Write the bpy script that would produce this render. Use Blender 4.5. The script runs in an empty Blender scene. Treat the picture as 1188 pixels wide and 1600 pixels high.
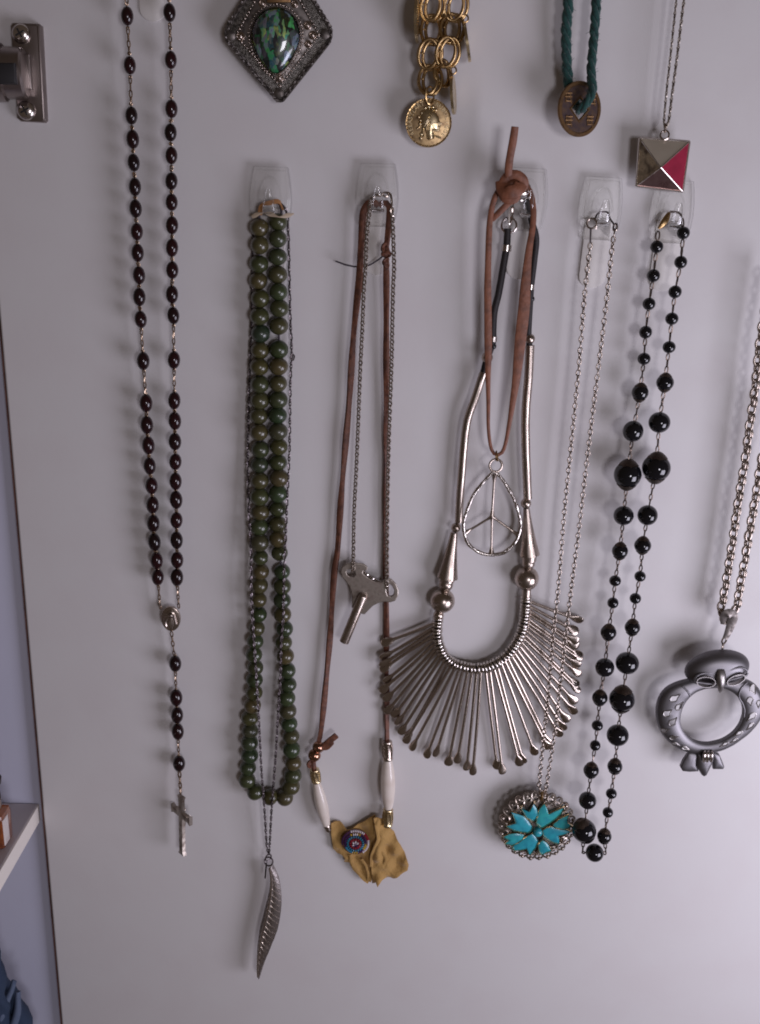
import bpy, bmesh, math, random
from mathutils import Vector, Matrix, Quaternion
random.seed(7)
SC = bpy.context.scene
COL = SC.collection
RAD = math.radians

# ------------------------------------------------------------------ camera
FPX, DIST, PITCH, ROLL = 1555.0, 0.5, RAD(17.0), RAD(1.35)
cF = Vector((0, math.cos(PITCH), -math.sin(PITCH)))
_r0, _u0 = Vector((1, 0, 0)), Vector((0, math.sin(PITCH), math.cos(PITCH)))
cR = _r0 * math.cos(ROLL) + _u0 * math.sin(ROLL)
cU = -_r0 * math.sin(ROLL) + _u0 * math.cos(ROLL)
cC = -cF * DIST
cam = bpy.data.cameras.new('camera')
cam.sensor_fit = 'VERTICAL'; cam.sensor_height = 36.0; cam.lens = 36.0 * FPX / 1600.0
cam.clip_start = 0.01; cam.clip_end = 50
cam_o = bpy.data.objects.new('camera', cam); COL.objects.link(cam_o)
m = Matrix((cR, cU, -cF)).transposed().to_4x4(); m.translation = cC
cam_o.matrix_world = m
SC.camera = cam_o

# ------------------------------------------------------------------ light and exposure
w = bpy.data.worlds.new('World'); SC.world = w; w.use_nodes = True
bg = w.node_tree.nodes['Background']; bg.inputs[0].default_value = (1.0, 0.76, 0.62, 1); bg.inputs[1].default_value = 0.066
def area(name, loc, target, sx, sy, power, col):
    l = bpy.data.lights.new(name, 'AREA'); l.shape = 'RECTANGLE'; l.size = sx; l.size_y = sy
    l.energy = power; l.color = col
    o = bpy.data.objects.new(name, l); COL.objects.link(o); o.location = loc
    o.rotation_euler = (Vector(target) - Vector(loc)).to_track_quat('-Z', 'Y').to_euler()
    return o
area('window_light', (0.37, -1.25, 0.08), (0.10, 0, -0.03), 0.22, 0.24, 3.2, (0.94, 0.90, 1.0))
area('low_window_light', (0.49, -0.36, -0.18), (0.20, 0, 0.06), 0.30, 0.34, 2.75, (0.87, 0.84, 1.0))
SC.view_settings.view_transform = 'Standard'; SC.view_settings.look = 'None'
SC.view_settings.exposure = 0.0; SC.view_settings.gamma = 1.0
SC.cycles.filter_width = 1.9
SC.cycles.max_bounces = 8; SC.cycles.transparent_max_bounces = 16

# ------------------------------------------------------------------ placing: a point of the wall that the photograph shows at (px, py), h metres in front of the door
def ray(px, py): return cF + cR * ((px - 594) / FPX) - cU * ((py - 800) / FPX)
def P(px, py, h=0.0):
    d = ray(px, py); t = (-h - cC.y) / d.y
    return cC + d * t
def S(px, py, h=0.0):
    d = ray(px, py); return ((-h - cC.y) / d.y) / FPX
def PZ(px, py, z):
    d = ray(px, py); t = (z - cC.z) / d.z
    return cC + d * t
MM = 0.001
OUT = Vector((0, -1, 0))

# ------------------------------------------------------------------ mesh helpers
class MB:
    def __init__(s): s.v = []; s.f = []
    def add(s, verts, faces):
        b = len(s.v); s.v += [Vector(x) for x in verts]; s.f += [tuple(i + b for i in f) for f in faces]
    def rings(s, rings, closed=False, cap=True):
        n = len(rings[0]); v = [p for r in rings for p in r]; f = []
        k = len(rings)
        for i in range(k if closed else k - 1):
            a, b = i * n, ((i + 1) % k) * n
            for j in range(n):
                j2 = (j + 1) % n
                f.append((a + j, a + j2, b + j2, b + j))
        if cap and not closed:
            f.append(tuple(range(n - 1, -1, -1))); f.append(tuple((k - 1) * n + j for j in range(n)))
        s.add(v, f)
    def tube(s, pts, r, n=8, closed=False, cap=True, N=None):
        s.sweep(pts, r, r, n=n, closed=closed, cap=cap, N=N)
    def sweep(s, pts, hw, ht, N=None, n=8, closed=False, cap=True, box=False, twist=None):
        k = len(pts); pts = [Vector(p) for p in pts]
        T = []
        for i in range(k):
            a = pts[(i - 1) % k] if (closed or i > 0) else pts[i]
            b = pts[(i + 1) % k] if (closed or i < k - 1) else pts[i]
            t = b - a
            T.append(t.normalized() if t.length > 1e-9 else (T[-1] if T else Vector((0, 0, 1))))
        fix = N is not None
        n0 = Vector(N) if fix else Vector((0.31, -0.9, 0.22))
        rings = []
        for i in range(k):
            nn = (Vector(N) if fix else n0) - T[i] * (Vector(N) if fix else n0).dot(T[i])
            if nn.length < 1e-5: nn = T[i].orthogonal()
            nn.normalize(); n0 = nn
            sd = T[i].cross(nn)
            if twist:
                q = Quaternion(T[i], twist[i] if isinstance(twist, (list, tuple)) else twist)
                nn = q @ nn; sd = q @ sd
            a = hw[i] if isinstance(hw, (list, tuple)) else hw
            b = ht[i] if isinstance(ht, (list, tuple)) else ht
            ring = []
            for j in range(n):
                th = 2 * math.pi * (j + .5) / n
                c, e = math.cos(th), math.sin(th)
                if box:
                    c = math.copysign(abs(c) ** .3, c); e = math.copysign(abs(e) ** .3, e)
                ring.append(pts[i] + sd * (a * c) + nn * (b * e))
            rings.append(ring)
        s.rings(rings, closed, cap)
    def lathe(s, prof, o, axis, n=16, ref=None):
        axis = Vector(axis).normalized(); x = axis.orthogonal().normalized() if ref is None else (Vector(ref) - axis * Vector(ref).dot(axis)).normalized()
        y = axis.cross(x); o = Vector(o)
        s.rings([[o + axis * z + (x * math.cos(2 * math.pi * j / n) + y * math.sin(2 * math.pi * j / n)) * max(r, 1e-6) for j in range(n)] for r, z in prof])
    def ball(s, o, r, n=12, k=8, axis=(0, 0, 1), sz=1.0):
        s.lathe([(r * math.sin(math.pi * i / k), -r * sz * math.cos(math.pi * i / k)) for i in range(k + 1)], o, axis, n)
    def ring(s, o, normal, R, r, n=16, m=6, tdir=None, Rt=None):
        normal = Vector(normal).normalized()
        t = Vector(tdir) if tdir is not None else normal.orthogonal()
        t = (t - normal * t.dot(normal)).normalized(); sd = t.cross(normal)
        Rt = Rt or R
        s.tube([Vector(o) + sd * (R * math.cos(2 * math.pi * i / n)) + t * (Rt * math.sin(2 * math.pi * i / n)) for i in range(n)], r, n=m, closed=True)
    def link(s, o, T, N, L, W, wire, n=12, m=5):
        s.ring(o, N, W / 2 - wire, wire, n, m, tdir=T, Rt=L / 2 - wire)
    def prism(s, front, thick, bevel=0.0, dirn=OUT):
        """front: loop of points in a plane that faces dirn; body goes back by thick."""
        fr = [Vector(p) for p in front]; n = len(fr); dirn = Vector(dirn).normalized()
        area2 = sum((fr[i].cross(fr[(i + 1) % n])).dot(dirn) for i in range(n))
        if area2 < 0: fr.reverse()
        if bevel > 0:
            ins = []
            for i in range(n):
                a = (fr[i] - fr[i - 1]).normalized(); b = (fr[(i + 1) % n] - fr[i]).normalized()
                na, nb = dirn.cross(a), dirn.cross(b)
                t = na + nb; t = t / max(0.5, t.dot(t) / 2) if t.length > 1e-6 else na
                ins.append(fr[i] + t * bevel)
            loops = [[p - dirn * thick for p in fr], [p - dirn * bevel for p in fr],
                     [p.lerp(q, .3) - dirn * bevel * .3 for p, q in zip(fr, ins)], ins]
        else:
            loops = [[p - dirn * thick for p in fr], fr]
        s.rings(loops)
    def dome(s, loop, c, depth, back, dirn=OUT, k=(1, .97, .86, .62, .3)):
        c = Vector(c); dirn = Vector(dirn)
        loop = [Vector(p) for p in loop]
        R = [[p - dirn * back for p in loop]]
        for q in k: R.append([c + (p - c) * q + dirn * (depth * math.sqrt(max(0, 1 - q * q))) for p in loop])
        if sum((loop[i] - c).cross(loop[(i + 1) % len(loop)] - c).dot(dirn) for i in range(len(loop))) < 0:
            R = [list(reversed(r)) for r in R]
        s.rings(R)
    def mesh(s, name, mat, smooth=True, off=None, sharp=None):
        me = bpy.data.meshes.new(name)
        off = Vector(off) if off is not None else Vector((0, 0, 0))
        me.from_pydata([tuple(p - off) for p in s.v], [], s.f); me.update()
        if mat: me.materials.append(mat)
        me.polygons.foreach_set('use_smooth', [smooth] * len(me.polygons))
        if smooth and sharp: me.set_sharp_from_angle(angle=RAD(sharp))
        return me
    def obj(s, name, mat, parent=None, smooth=True, sharp=50, kind=None, label=None, origin=None):
        off = origin if origin is not None else (parent_world(parent) if parent else Vector((0, 0, 0)))
        me = s.mesh(name, mat, smooth, off, sharp)
        o = bpy.data.objects.new(name, me); COL.objects.link(o)
        if parent:
            o.parent = parent; o.location = off - parent_world(parent)
        else: o.location = off
        if kind: o['kind'] = kind
        if label: o['label'] = label
        return o
def parent_world(p):
    v = Vector((0, 0, 0))
    while p: v += p.location; p = p.parent
    return v
def thing(name, label, cat, loc, group=None):
    o = bpy.data.objects.new(name, None); COL.objects.link(o); o.location = loc
    o.empty_display_size = 0.005
    o['label'] = label; o['category'] = cat
    if group: o['group'] = group
    return o
def place(name, me, parent, loc, rot=None, scale=None):
    o = bpy.data.objects.new(name, me); COL.objects.link(o); o.parent = parent
    o.location = Vector(loc) - parent_world(parent)
    if rot is not None: o.rotation_mode = 'QUATERNION'; o.rotation_quaternion = rot
    if scale is not None: o.scale = scale if hasattr(scale, '__len__') else (scale,) * 3
    return o
def frame_q(T, N):
    """rotation that takes local Z to T and local Y near N"""
    T = Vector(T).normalized(); N = Vector(N); N = (N - T * N.dot(T))
    N = N.normalized() if N.length > 1e-5 else T.orthogonal().normalized()
    X = N.cross(T)
    return Matrix((X, N, T)).transposed().to_quaternion()
def cat(pts, step):
    """Catmull-Rom through pts, resampled at even steps"""
    pts = [Vector(p) for p in pts]; d = []
    for i in range(len(pts) - 1):
        p0 = pts[i - 1] if i else pts[0] * 2 - pts[1]; p1, p2 = pts[i], pts[i + 1]
        p3 = pts[i + 2] if i + 2 < len(pts) else pts[-1] * 2 - pts[-2]
        for k in range(16):
            t = k / 16
            d.append(0.5 * (2 * p1 + (p2 - p0) * t + (2 * p0 - 5 * p1 + 4 * p2 - p3) * t * t + (3 * p1 - p0 - 3 * p2 + p3) * t ** 3))
    d.append(pts[-1])
    L = [0]
    for a, b in zip(d, d[1:]): L.append(L[-1] + (b - a).length)
    n = max(2, round(L[-1] / step) + 1); out = []; j = 0
    for i in range(n):
        q = L[-1] * i / (n - 1)
        while j < len(L) - 2 and L[j + 1] < q: j += 1
        seg = L[j + 1] - L[j]
        out.append(d[j].lerp(d[j + 1], (q - L[j]) / seg if seg > 0 else 0))
    return out
def pp(pts, h=None):
    """pixel list to world points; (x, y) with h or (x, y, h_mm)"""
    return [P(p[0], p[1], (p[2] if len(p) > 2 else h) * MM) for p in pts]
def chain(mb, pts, pitch, L, W, wire, mode='cable', n=10, m=5):
    path = cat(pts, pitch); a = 0.0
    for i, p in enumerate(path):
        t = (path[min(i + 1, len(path) - 1)] - path[max(i - 1, 0)]).normalized()
        if mode == 'cable': a = (i % 2) * math.pi / 2 + .35
        elif mode == 'curb': a = .75 if i % 2 else .45
        else: a += 1.05
        N = OUT - t * OUT.dot(t); N.normalize(); N = Quaternion(t, a) @ N
        mb.link(p, t, N, L, W, wire, n, m)
def joins(mb, A, B, ra, rb, pitch, W, wire, over=1.28):
    d = (B - A); L = d.length; u = d / L; g = L - ra - rb
    n = max(1, round(g / pitch)); q = g / n
    for i in range(n):
        c = A + u * (ra + q * (i + .5)); N = OUT - u * OUT.dot(u); N.normalize()
        N = Quaternion(u, (.3 + random.uniform(-.2, .2)) + (math.pi / 2 * .85 if i % 2 else 0)) @ N
        mb.link(c, u, N, q * over + wire, W, wire, 10, 5)

# ------------------------------------------------------------------ materials
def mat(name, base, rough=.5, metal=0., spec=.5, coat=0., noise=None, bump=None, vary=None, rvary=0., emit=None, sheen=0.):
    """noise: (scale, colour, amount) second colour in clouds; bump: (scale, strength, distance); vary: colours picked per object"""
    M = bpy.data.materials.new(name); M.use_nodes = True
    nt = M.node_tree; b = nt.nodes['Principled BSDF']
    def nd(t, **kw):
        n = nt.nodes.new(t)
        for k, v in kw.items(): setattr(n, k, v)
        return n
    b.inputs['Roughness'].default_value = rough; b.inputs['Metallic'].default_value = metal
    b.inputs['Specular IOR Level'].default_value = spec
    b.inputs['Coat Weight'].default_value = coat; b.inputs['Coat Roughness'].default_value = .06
    if sheen: b.inputs['Sheen Weight'].default_value = sheen
    tc = nd('ShaderNodeTexCoord'); src = None
    if vary:
        oi = nd('ShaderNodeObjectInfo'); rp = nd('ShaderNodeValToRGB'); rp.color_ramp.interpolation = 'LINEAR'
        el = rp.color_ramp.elements
        for i, c in enumerate(vary):
            p = i / (len(vary) - 1)
            e = el[0] if i == 0 else (el[len(el) - 1] if i == len(vary) - 1 else el.new(p))
            e.position = p; e.color = (*c, 1)
        nt.links.new(oi.outputs['Random'], rp.inputs[0]); src = rp.outputs[0]
    if noise:
        nz = nd('ShaderNodeTexNoise'); nz.inputs['Scale'].default_value = noise[0]; nz.inputs['Detail'].default_value = 5
        nt.links.new(tc.outputs['Object'], nz.inputs['Vector'])
        mr = nd('ShaderNodeMapRange'); mr.inputs[1].default_value = .42; mr.inputs[2].default_value = .68
        mr.inputs[4].default_value = noise[2]
        nt.links.new(nz.outputs['Fac'], mr.inputs[0])
        mx = nd('ShaderNodeMix', data_type='RGBA'); nt.links.new(mr.outputs[0], mx.inputs[0])
        mx.inputs[6].default_value = (*base, 1); mx.inputs[7].default_value = (*noise[1], 1)
        if src: nt.links.new(src, mx.inputs[6])
        src = mx.outputs[2]
        if rvary:
            m2 = nd('ShaderNodeMapRange'); m2.inputs[1].default_value = .35; m2.inputs[2].default_value = .7
            m2.inputs[3].default_value = rough; m2.inputs[4].default_value = rough + rvary
            nt.links.new(nz.outputs['Fac'], m2.inputs[0]); nt.links.new(m2.outputs[0], b.inputs['Roughness'])
    if src: nt.links.new(src, b.inputs['Base Color'])
    else: b.inputs['Base Color'].default_value = (*base, 1)
    if bump:
        n2 = nd('ShaderNodeTexNoise'); n2.inputs['Scale'].default_value = bump[0]; n2.inputs['Detail'].default_value = 4
        nt.links.new(tc.outputs['Object'], n2.inputs['Vector'])
        bm = nd('ShaderNodeBump'); bm.inputs['Strength'].default_value = bump[1]; bm.inputs['Distance'].default_value = bump[2]
        nt.links.new(n2.outputs['Fac'], bm.inputs['Height']); nt.links.new(bm.outputs[0], b.inputs['Normal'])
    return M
def clear_plastic(ior=1.2, rough=.09):
    M = bpy.data.materials.new('clear_plastic'); M.use_nodes = True; nt = M.node_tree
    for n in list(nt.nodes): nt.nodes.remove(n)
    out = nt.nodes.new('ShaderNodeOutputMaterial'); tr = nt.nodes.new('ShaderNodeBsdfTransparent'); gl = nt.nodes.new('ShaderNodeBsdfGlossy')
    df = nt.nodes.new('ShaderNodeBsdfDiffuse'); fr = nt.nodes.new('ShaderNodeFresnel'); lw = nt.nodes.new('ShaderNodeLayerWeight')
    tr.inputs[0].default_value = (.995, .995, .99, 1); gl.inputs['Roughness'].default_value = rough; fr.inputs[0].default_value = ior
    df.inputs[0].default_value = (.62, .62, .64, 1); lw.inputs[0].default_value = .12
    m1 = nt.nodes.new('ShaderNodeMixShader'); m2 = nt.nodes.new('ShaderNodeMixShader')
    mul = nt.nodes.new('ShaderNodeMath'); mul.operation = 'MULTIPLY_ADD'; mul.inputs[1].default_value = .4; mul.inputs[2].default_value = .01
    nt.links.new(lw.outputs['Facing'], mul.inputs[0])
    nt.links.new(mul.outputs[0], m1.inputs[0]); nt.links.new(tr.outputs[0], m1.inputs[1]); nt.links.new(df.outputs[0], m1.inputs[2])
    fm = nt.nodes.new('ShaderNodeMath'); fm.operation = 'MULTIPLY'; fm.inputs[1].default_value = .65; nt.links.new(fr.outputs[0], fm.inputs[0]); nt.links.new(fm.outputs[0], m2.inputs[0]); nt.links.new(m1.outputs[0], m2.inputs[1]); nt.links.new(gl.outputs[0], m2.inputs[2])
    nt.links.new(m2.outputs[0], out.inputs[0])
    return M
def abalone():
    M = bpy.data.materials.new('abalone_shell'); M.use_nodes = True; nt = M.node_tree; b = nt.nodes['Principled BSDF']
    tc = nt.nodes.new('ShaderNodeTexCoord'); mp = nt.nodes.new('ShaderNodeMapping'); mp.inputs['Scale'].default_value = (1.35, 1, .7)
    nz = nt.nodes.new('ShaderNodeTexNoise'); nz.inputs['Scale'].default_value = 260
    mx = nt.nodes.new('ShaderNodeMix'); mx.data_type = 'VECTOR'; mx.inputs[0].default_value = .0045
    vo = nt.nodes.new('ShaderNodeTexVoronoi'); vo.inputs['Scale'].default_value = 360
    rp = nt.nodes.new('ShaderNodeValToRGB'); el = rp.color_ramp.elements
    cols = [(.0, (.012, .02, .02)), (.12, (.16, .15, .19)), (.25, (.02, .26, .09)), (.38, (.20, .20, .17)), (.5, (.01, .10, .12)),
            (.6, (.22, .25, .34)), (.7, (.07, .40, .10)), (.8, (.02, .03, .05)), (.88, (.36, .46, .12)), (1, (.01, .20, .13))]
    el[0].position, el[0].color = 0, (*cols[0][1], 1); el[1].position, el[1].color = 1, (*cols[-1][1], 1)
    for p, c in cols[1:-1]: e = el.new(p); e.color = (*c, 1)
    sp = nt.nodes.new('ShaderNodeSeparateColor'); wv = nt.nodes.new('ShaderNodeTexNoise'); wv.inputs['Scale'].default_value = 700
    ad = nt.nodes.new('ShaderNodeMath'); ad.operation = 'MULTIPLY_ADD'; ad.inputs[1].default_value = .3
    L = nt.links.new
    L(tc.outputs['Object'], mp.inputs[0]); L(mp.outputs[0], nz.inputs['Vector']); L(mp.outputs[0], mx.inputs[4]); L(nz.outputs['Color'], mx.inputs[5])
    L(mx.outputs[1], vo.inputs['Vector']); L(vo.outputs['Color'], sp.inputs[0]); L(mp.outputs[0], wv.inputs['Vector'])
    sb = nt.nodes.new('ShaderNodeMath'); sb.operation = 'SUBTRACT'; sb.inputs[1].default_value = .12
    L(sp.outputs[0], sb.inputs[0]); L(wv.outputs['Fac'], ad.inputs[0]); L(sb.outputs[0], ad.inputs[2]); L(ad.outputs[0], rp.inputs[0])
    m2 = nt.nodes.new('ShaderNodeMix'); m2.data_type = 'RGBA'; m2.blend_type = 'MULTIPLY'; m2.inputs[0].default_value = 1
    r2 = nt.nodes.new('ShaderNodeMapRange'); r2.inputs[1].default_value = .15; r2.inputs[2].default_value = .8; r2.inputs[3].default_value = .10; r2.inputs[4].default_value = 1.1
    L(sp.outputs[1], r2.inputs[0]); L(rp.outputs[0], m2.inputs[6]); L(r2.outputs[0], m2.inputs[7]); L(m2.outputs[2], b.inputs['Base Color'])
    b.inputs['Roughness'].default_value = .3; b.inputs['Metallic'].default_value = .15; b.inputs['Coat Weight'].default_value = 1; b.inputs['Coat Roughness'].default_value = .03
    return M
M = dict(
    door=mat('door_laminate', (.65, .63, .627), .42, spec=.35, noise=(30, (.63, .60, .598), .8), bump=(420, .07, .0004), rvary=.12),
    side=mat('cabinet_laminate', (.56, .565, .68), .5, spec=.3, noise=(12, (.52, .525, .64), .6)),
    shelf=mat('shelf_laminate', (.60, .55, .57), .4, noise=(30, (.55, .50, .52), .6)),
    edge=mat('shelf_edge', (.88, .82, .76), .5),
    gap=mat('raw_board', (.12, .052, .04), .8, noise=(120, (.06, .025, .02), 1)),
    silver=mat('silver', (.50, .425, .37), .2, 1, noise=(150, (.30, .255, .225), .7), rvary=.16),
    bright=mat('polished_silver', (.66, .61, .57), .15, 1, noise=(200, (.42, .37, .34), .6), rvary=.12),
    pewter=mat('pewter', (.27, .26, .265), .34, 1, noise=(260, (.16, .15, .15), .8), rvary=.15, bump=(1500, .12, .0002)),
    feather=mat('feather_silver', (.44, .40, .385), .38, 1, noise=(800, (.20, .17, .16), .9), rvary=.15, bump=(1300, .35, .0003)),
    eyering=mat('eye_silver', (.33, .31, .30), .4, 1),
    rod=mat('rod_silver', (.54, .465, .405), .2, 1, noise=(45, (.40, .335, .29), .6), rvary=.08),
    owl=mat('owl_pewter', (.19, .182, .19), .46, 1, noise=(60, (.155, .148, .155), .6), rvary=.06),
    dark=mat('dark_steel', (.17, .145, .15), .34, 1, noise=(400, (.08, .06, .065), .7), rvary=.2),
    antique=mat('antique_silver', (.24, .215, .20), .4, 1, noise=(500, (.07, .06, .055), .9), rvary=.2),
    weave=mat('woven_silver', (.20, .185, .165), .42, 1, noise=(900, (.05, .045, .04), 1), bump=(2600, .9, .0004)),
    nickel=mat('worn_nickel', (.40, .355, .31), .36, 1, noise=(330, (.17, .13, .11), .85), rvary=.2, bump=(1400, .2, .0002)),
    hinge=mat('hinge_steel', (.33, .285, .27), .3, 1, noise=(120, (.25, .21, .20), .7), rvary=.1),
    black=mat('black_plastic', (.015, .014, .016), .45),
    goldfield=mat('gold_field', (.48, .34, .18), .4, 1, noise=(500, (.16, .10, .06), .8)),
    gold=mat('gold', (.50, .34, .16), .24, 1, noise=(380, (.26, .155, .07), .8), rvary=.18),
    palegold=mat('pale_gold', (.72, .60, .38), .22, 1, noise=(500, (.42, .29, .15), .7), rvary=.15),
    copper=mat('copper_bead', (.46, .25, .17), .2, 1, noise=(400, (.22, .11, .08), .7)),
    rosewire=mat('rosary_wire', (.45, .34, .25), .3, 1, noise=(600, (.2, .13, .1), .7)),
    bronze=mat('bronze_coin', (.26, .155, .075), .42, 1, noise=(400, (.12, .075, .045), .9), rvary=.2),
    bronzedark=mat('bronze_field', (.075, .05, .05), .6, .6, noise=(500, (.14, .085, .05), .8)),
    maroon=mat('maroon_bead', (.014, .003, .004), .2, spec=.4, coat=.35, vary=[(.009, .003, .004), (.020, .003, .005), (.012, .003, .004)]),
    jet=mat('black_glass', (.006, .006, .008), .07, spec=.6),
    cap=mat('bead_cap', (.10, .075, .06), .35, 1, noise=(700, (.06, .04, .03), .9), bump=(1800, .6, .0003)),
    darkwire=mat('dark_wire', (.22, .175, .15), .35, 1, noise=(500, (.1, .07, .06), .7)),
    green=mat('green_wood', (.1, .1, .05), .3, spec=.5, coat=.4,
              vary=[(.015, .044, .025), (.055, .058, .018), (.013, .042, .018), (.085, .064, .026), (.023, .056, .023), (.068, .060, .020), (.010, .036, .025), (.10, .072, .030), (.020, .046, .016)],
              noise=(190, (.060, .042, .014), .7), bump=(500, .1, .0003)),
    leather=mat('brown_leather', (.155, .055, .028), .6, noise=(330, (.07, .024, .014), .95), bump=(700, .8, .0005)),
    leather2=mat('tan_lace', (.22, .078, .038), .55, noise=(240, (.115, .040, .020), .85), bump=(600, .6, .0005)),
    buckskin=mat('buckskin', (.43, .255, .075), .8, noise=(70, (.36, .205, .06), .5), bump=(520, .9, .0007), sheen=.2),
    blackcord=mat('black_cord', (.018, .014, .015), .6, bump=(1500, .5, .0003)),
    bone=mat('bone', (.74, .66, .59), .3, coat=.3, noise=(160, (.62, .52, .44), .6)),
    yarn=mat('green_yarn', (.006, .060, .050), .85, noise=(700, (.003, .028, .030), .9), bump=(3000, .6, .0004), sheen=.3),
    thread=mat('dark_thread', (.05, .04, .05), .8), tag=mat('cord_tag', (.45, .36, .26), .6), amberthread=mat('amber_thread', (.32, .15, .05), .6),
    turq=mat('turquoise', (.03, .33, .38), .3, coat=.3, noise=(330, (.018, .19, .27), .7), vary=[(.03, .36, .40), (.022, .29, .37), (.035, .37, .37), (.03, .33, .42)]),
    clear=clear_plastic(), cleararm=clear_plastic(1.6, .03), strip=mat('foam_strip', (.70, .67, .64), .6), abalone=abalone(),
    facetgold=mat('brushed_facet', (.60, .54, .44), .42, .45, noise=(60, (.5, .44, .35), .6)),
    facetbrass=mat('scuffed_facet', (.52, .43, .30), .26, .6, noise=(300, (.10, .07, .05), .95), rvary=.3),
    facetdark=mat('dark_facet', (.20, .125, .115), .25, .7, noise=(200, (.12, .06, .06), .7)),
    facetred=mat('red_facet', (.42, .030, .075), .25, .3, coat=.6, noise=(160, (.28, .02, .05), .7)),  # red base colour paints a pink reflection onto the right facet
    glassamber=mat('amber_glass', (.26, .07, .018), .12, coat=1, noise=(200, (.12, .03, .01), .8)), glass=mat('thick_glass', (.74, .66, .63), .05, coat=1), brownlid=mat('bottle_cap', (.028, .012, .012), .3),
    denim=mat('denim', (.022, .04, .08), .85, noise=(800, (.025, .045, .09), .8), bump=(2500, .5, .0004)),
    denimlight=mat('pale_denim', (.10, .13, .20), .85, noise=(700, (.08, .11, .18), .8), bump=(2500, .5, .0004)),
    white=mat('seed_white', (.72, .66, .70), .2), red=mat('seed_red', (.32, .02, .04), .2), blue=mat('seed_blue', (.04, .21, .33), .2),
    purple=mat('seed_purple', (.06, .02, .09), .2), yellow=mat('seed_yellow', (.55, .36, .03), .2),
    wood=mat('wooden_disc', (.36, .24, .17), .6, noise=(150, (.26, .16, .11), .7)),
)
# ================================================================== the cabinet and its door
XE = P(49, 1055).x
sp = P(50, 1278, 0); SH_X = P(49.5, 1277, 8 * MM).x; SH_Z = P(55, 1263, 0).z; SH_T = .0105
cab = thing('cabinet', 'cabinet with an open white door hung with necklaces and a pale blue inside', 'cabinet', (XE - .05, .004, -.40))
mb = MB()
mb.prism([Vector((XE, 0, -.62)), Vector((.34, 0, -.62)), Vector((.34, 0, .52)), Vector((XE, 0, .52))], .018, .0009)
mb.obj('door', M['door'], cab, smooth=True, sharp=20, label='open white laminate door')
mb = MB(); mb.prism([Vector((XE - .36, .005, -.62)), Vector((XE - .0011, .005, -.62)), Vector((XE - .0011, .005, .52)), Vector((XE - .36, .005, .52))], .016, .0005)
mb.obj('side_panel', M['side'], cab, sharp=20)
mb = MB(); mb.prism([Vector((XE - .0009, .0006, -.62)), Vector((XE - .0001, .0006, -.62)), Vector((XE - .0001, .0006, .52)), Vector((XE - .0009, .0006, .52))], .012)
mb.obj('edge_strip', M['gap'], cab, sharp=20)  # brown strip painted in for the shadowed gap beside the door
mb = MB(); mb.prism([Vector((SH_X - .30, -.30, SH_Z)), Vector((SH_X - .0006, -.30, SH_Z)), Vector((SH_X - .0006, .0045, SH_Z)), Vector((SH_X - .30, .0045, SH_Z))], SH_T, .0004, dirn=Vector((0, 0, 1)))
shelf = mb.obj('shelf', M['shelf'], cab, sharp=20)
mb = MB(); mb.prism([Vector((SH_X, -.30, SH_Z - .0002)), Vector((SH_X, .0044, SH_Z - .0002)), Vector((SH_X, .0044, SH_Z - SH_T + .0002)), Vector((SH_X, -.30, SH_Z - SH_T + .0002))], .0006, dirn=Vector((1, 0, 0)))
mb.obj('edge_banding', M['edge'], shelf, sharp=20)

# hinge, screwed to the door
H0 = 0
hp = [(19, 35), (60, 36.5), (64, 40), (72, 188), (69, 191.5), (32, 189.5), (26, 184), (24.5, 156), (18.5, 80), (16, 40)]
mb = MB(); mb.prism(pp(hp, 3.4), .0034, .0009); hinge = mb.obj('hinge', M['hinge'], cab, sharp=35)
mb = MB(); mb.prism(pp([(15, 84), (46, 84), (50, 140), (19, 140)], 5.2), .0026, .0005); mb.obj('hinge_cover', M['hinge'], hinge, sharp=30)
mb = MB(); mb.prism(pp([(57, 38), (62, 41), (70, 187), (66, 189)], 4.4), .0012, .0006); mb.obj('side_flange', M['hinge'], hinge, sharp=30)
mb = MB()
a, b = P(-60, 112, 9), P(26, 114, 9)
a = P(-60, 112, 11 * MM); b = P(25, 114, 8 * MM)
mb.lathe([(.003, -.0005), (.0118, 0), (.0122, .012), (.0118, .018), (.0105, .0186), (.0105, .026), (.0095, .027), (.002, .0272)], a, b - a, 28)
mb.obj('hinge_cup', M['hinge'], hinge, sharp=40)
mb = MB(); mb.prism(pp([(-60, 97), (23, 98), (25, 131), (-60, 132)], 19.8), .004, .0006); mb.obj('hinge_arm', M['black'], hinge, sharp=30)
for x, y in ((33.7, 53), (41.5, 173)):
    mb = MB(); c = P(x, y, 3.4 * MM)
    mb.lathe([(.0041, 0), (.0041, .0006), (.0037, .0014), (.0026, .0021), (.0011, .0024), (1e-6, .0024)], c, OUT, 24)
    s = mb.obj('screw', M['bright'], hinge, sharp=40)
    mb = MB(); c = c + OUT * .00245
    for k in (.5, .5 + math.pi / 2):
        d = Vector((math.cos(k), 0, math.sin(k))); q = Vector((-math.sin(k), 0, math.cos(k)))
        off = 0.00002 if k < 1 else 0
        mb.prism([c + OUT * off + d * .0021 + q * .00036, c + OUT * off + d * .0021 - q * .00036, c + OUT * off - d * .0021 - q * .00036, c + OUT * off - d * .0021 + q * .00036], .0005)
    mb.obj('screw_slot', M['black'], hinge)

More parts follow.
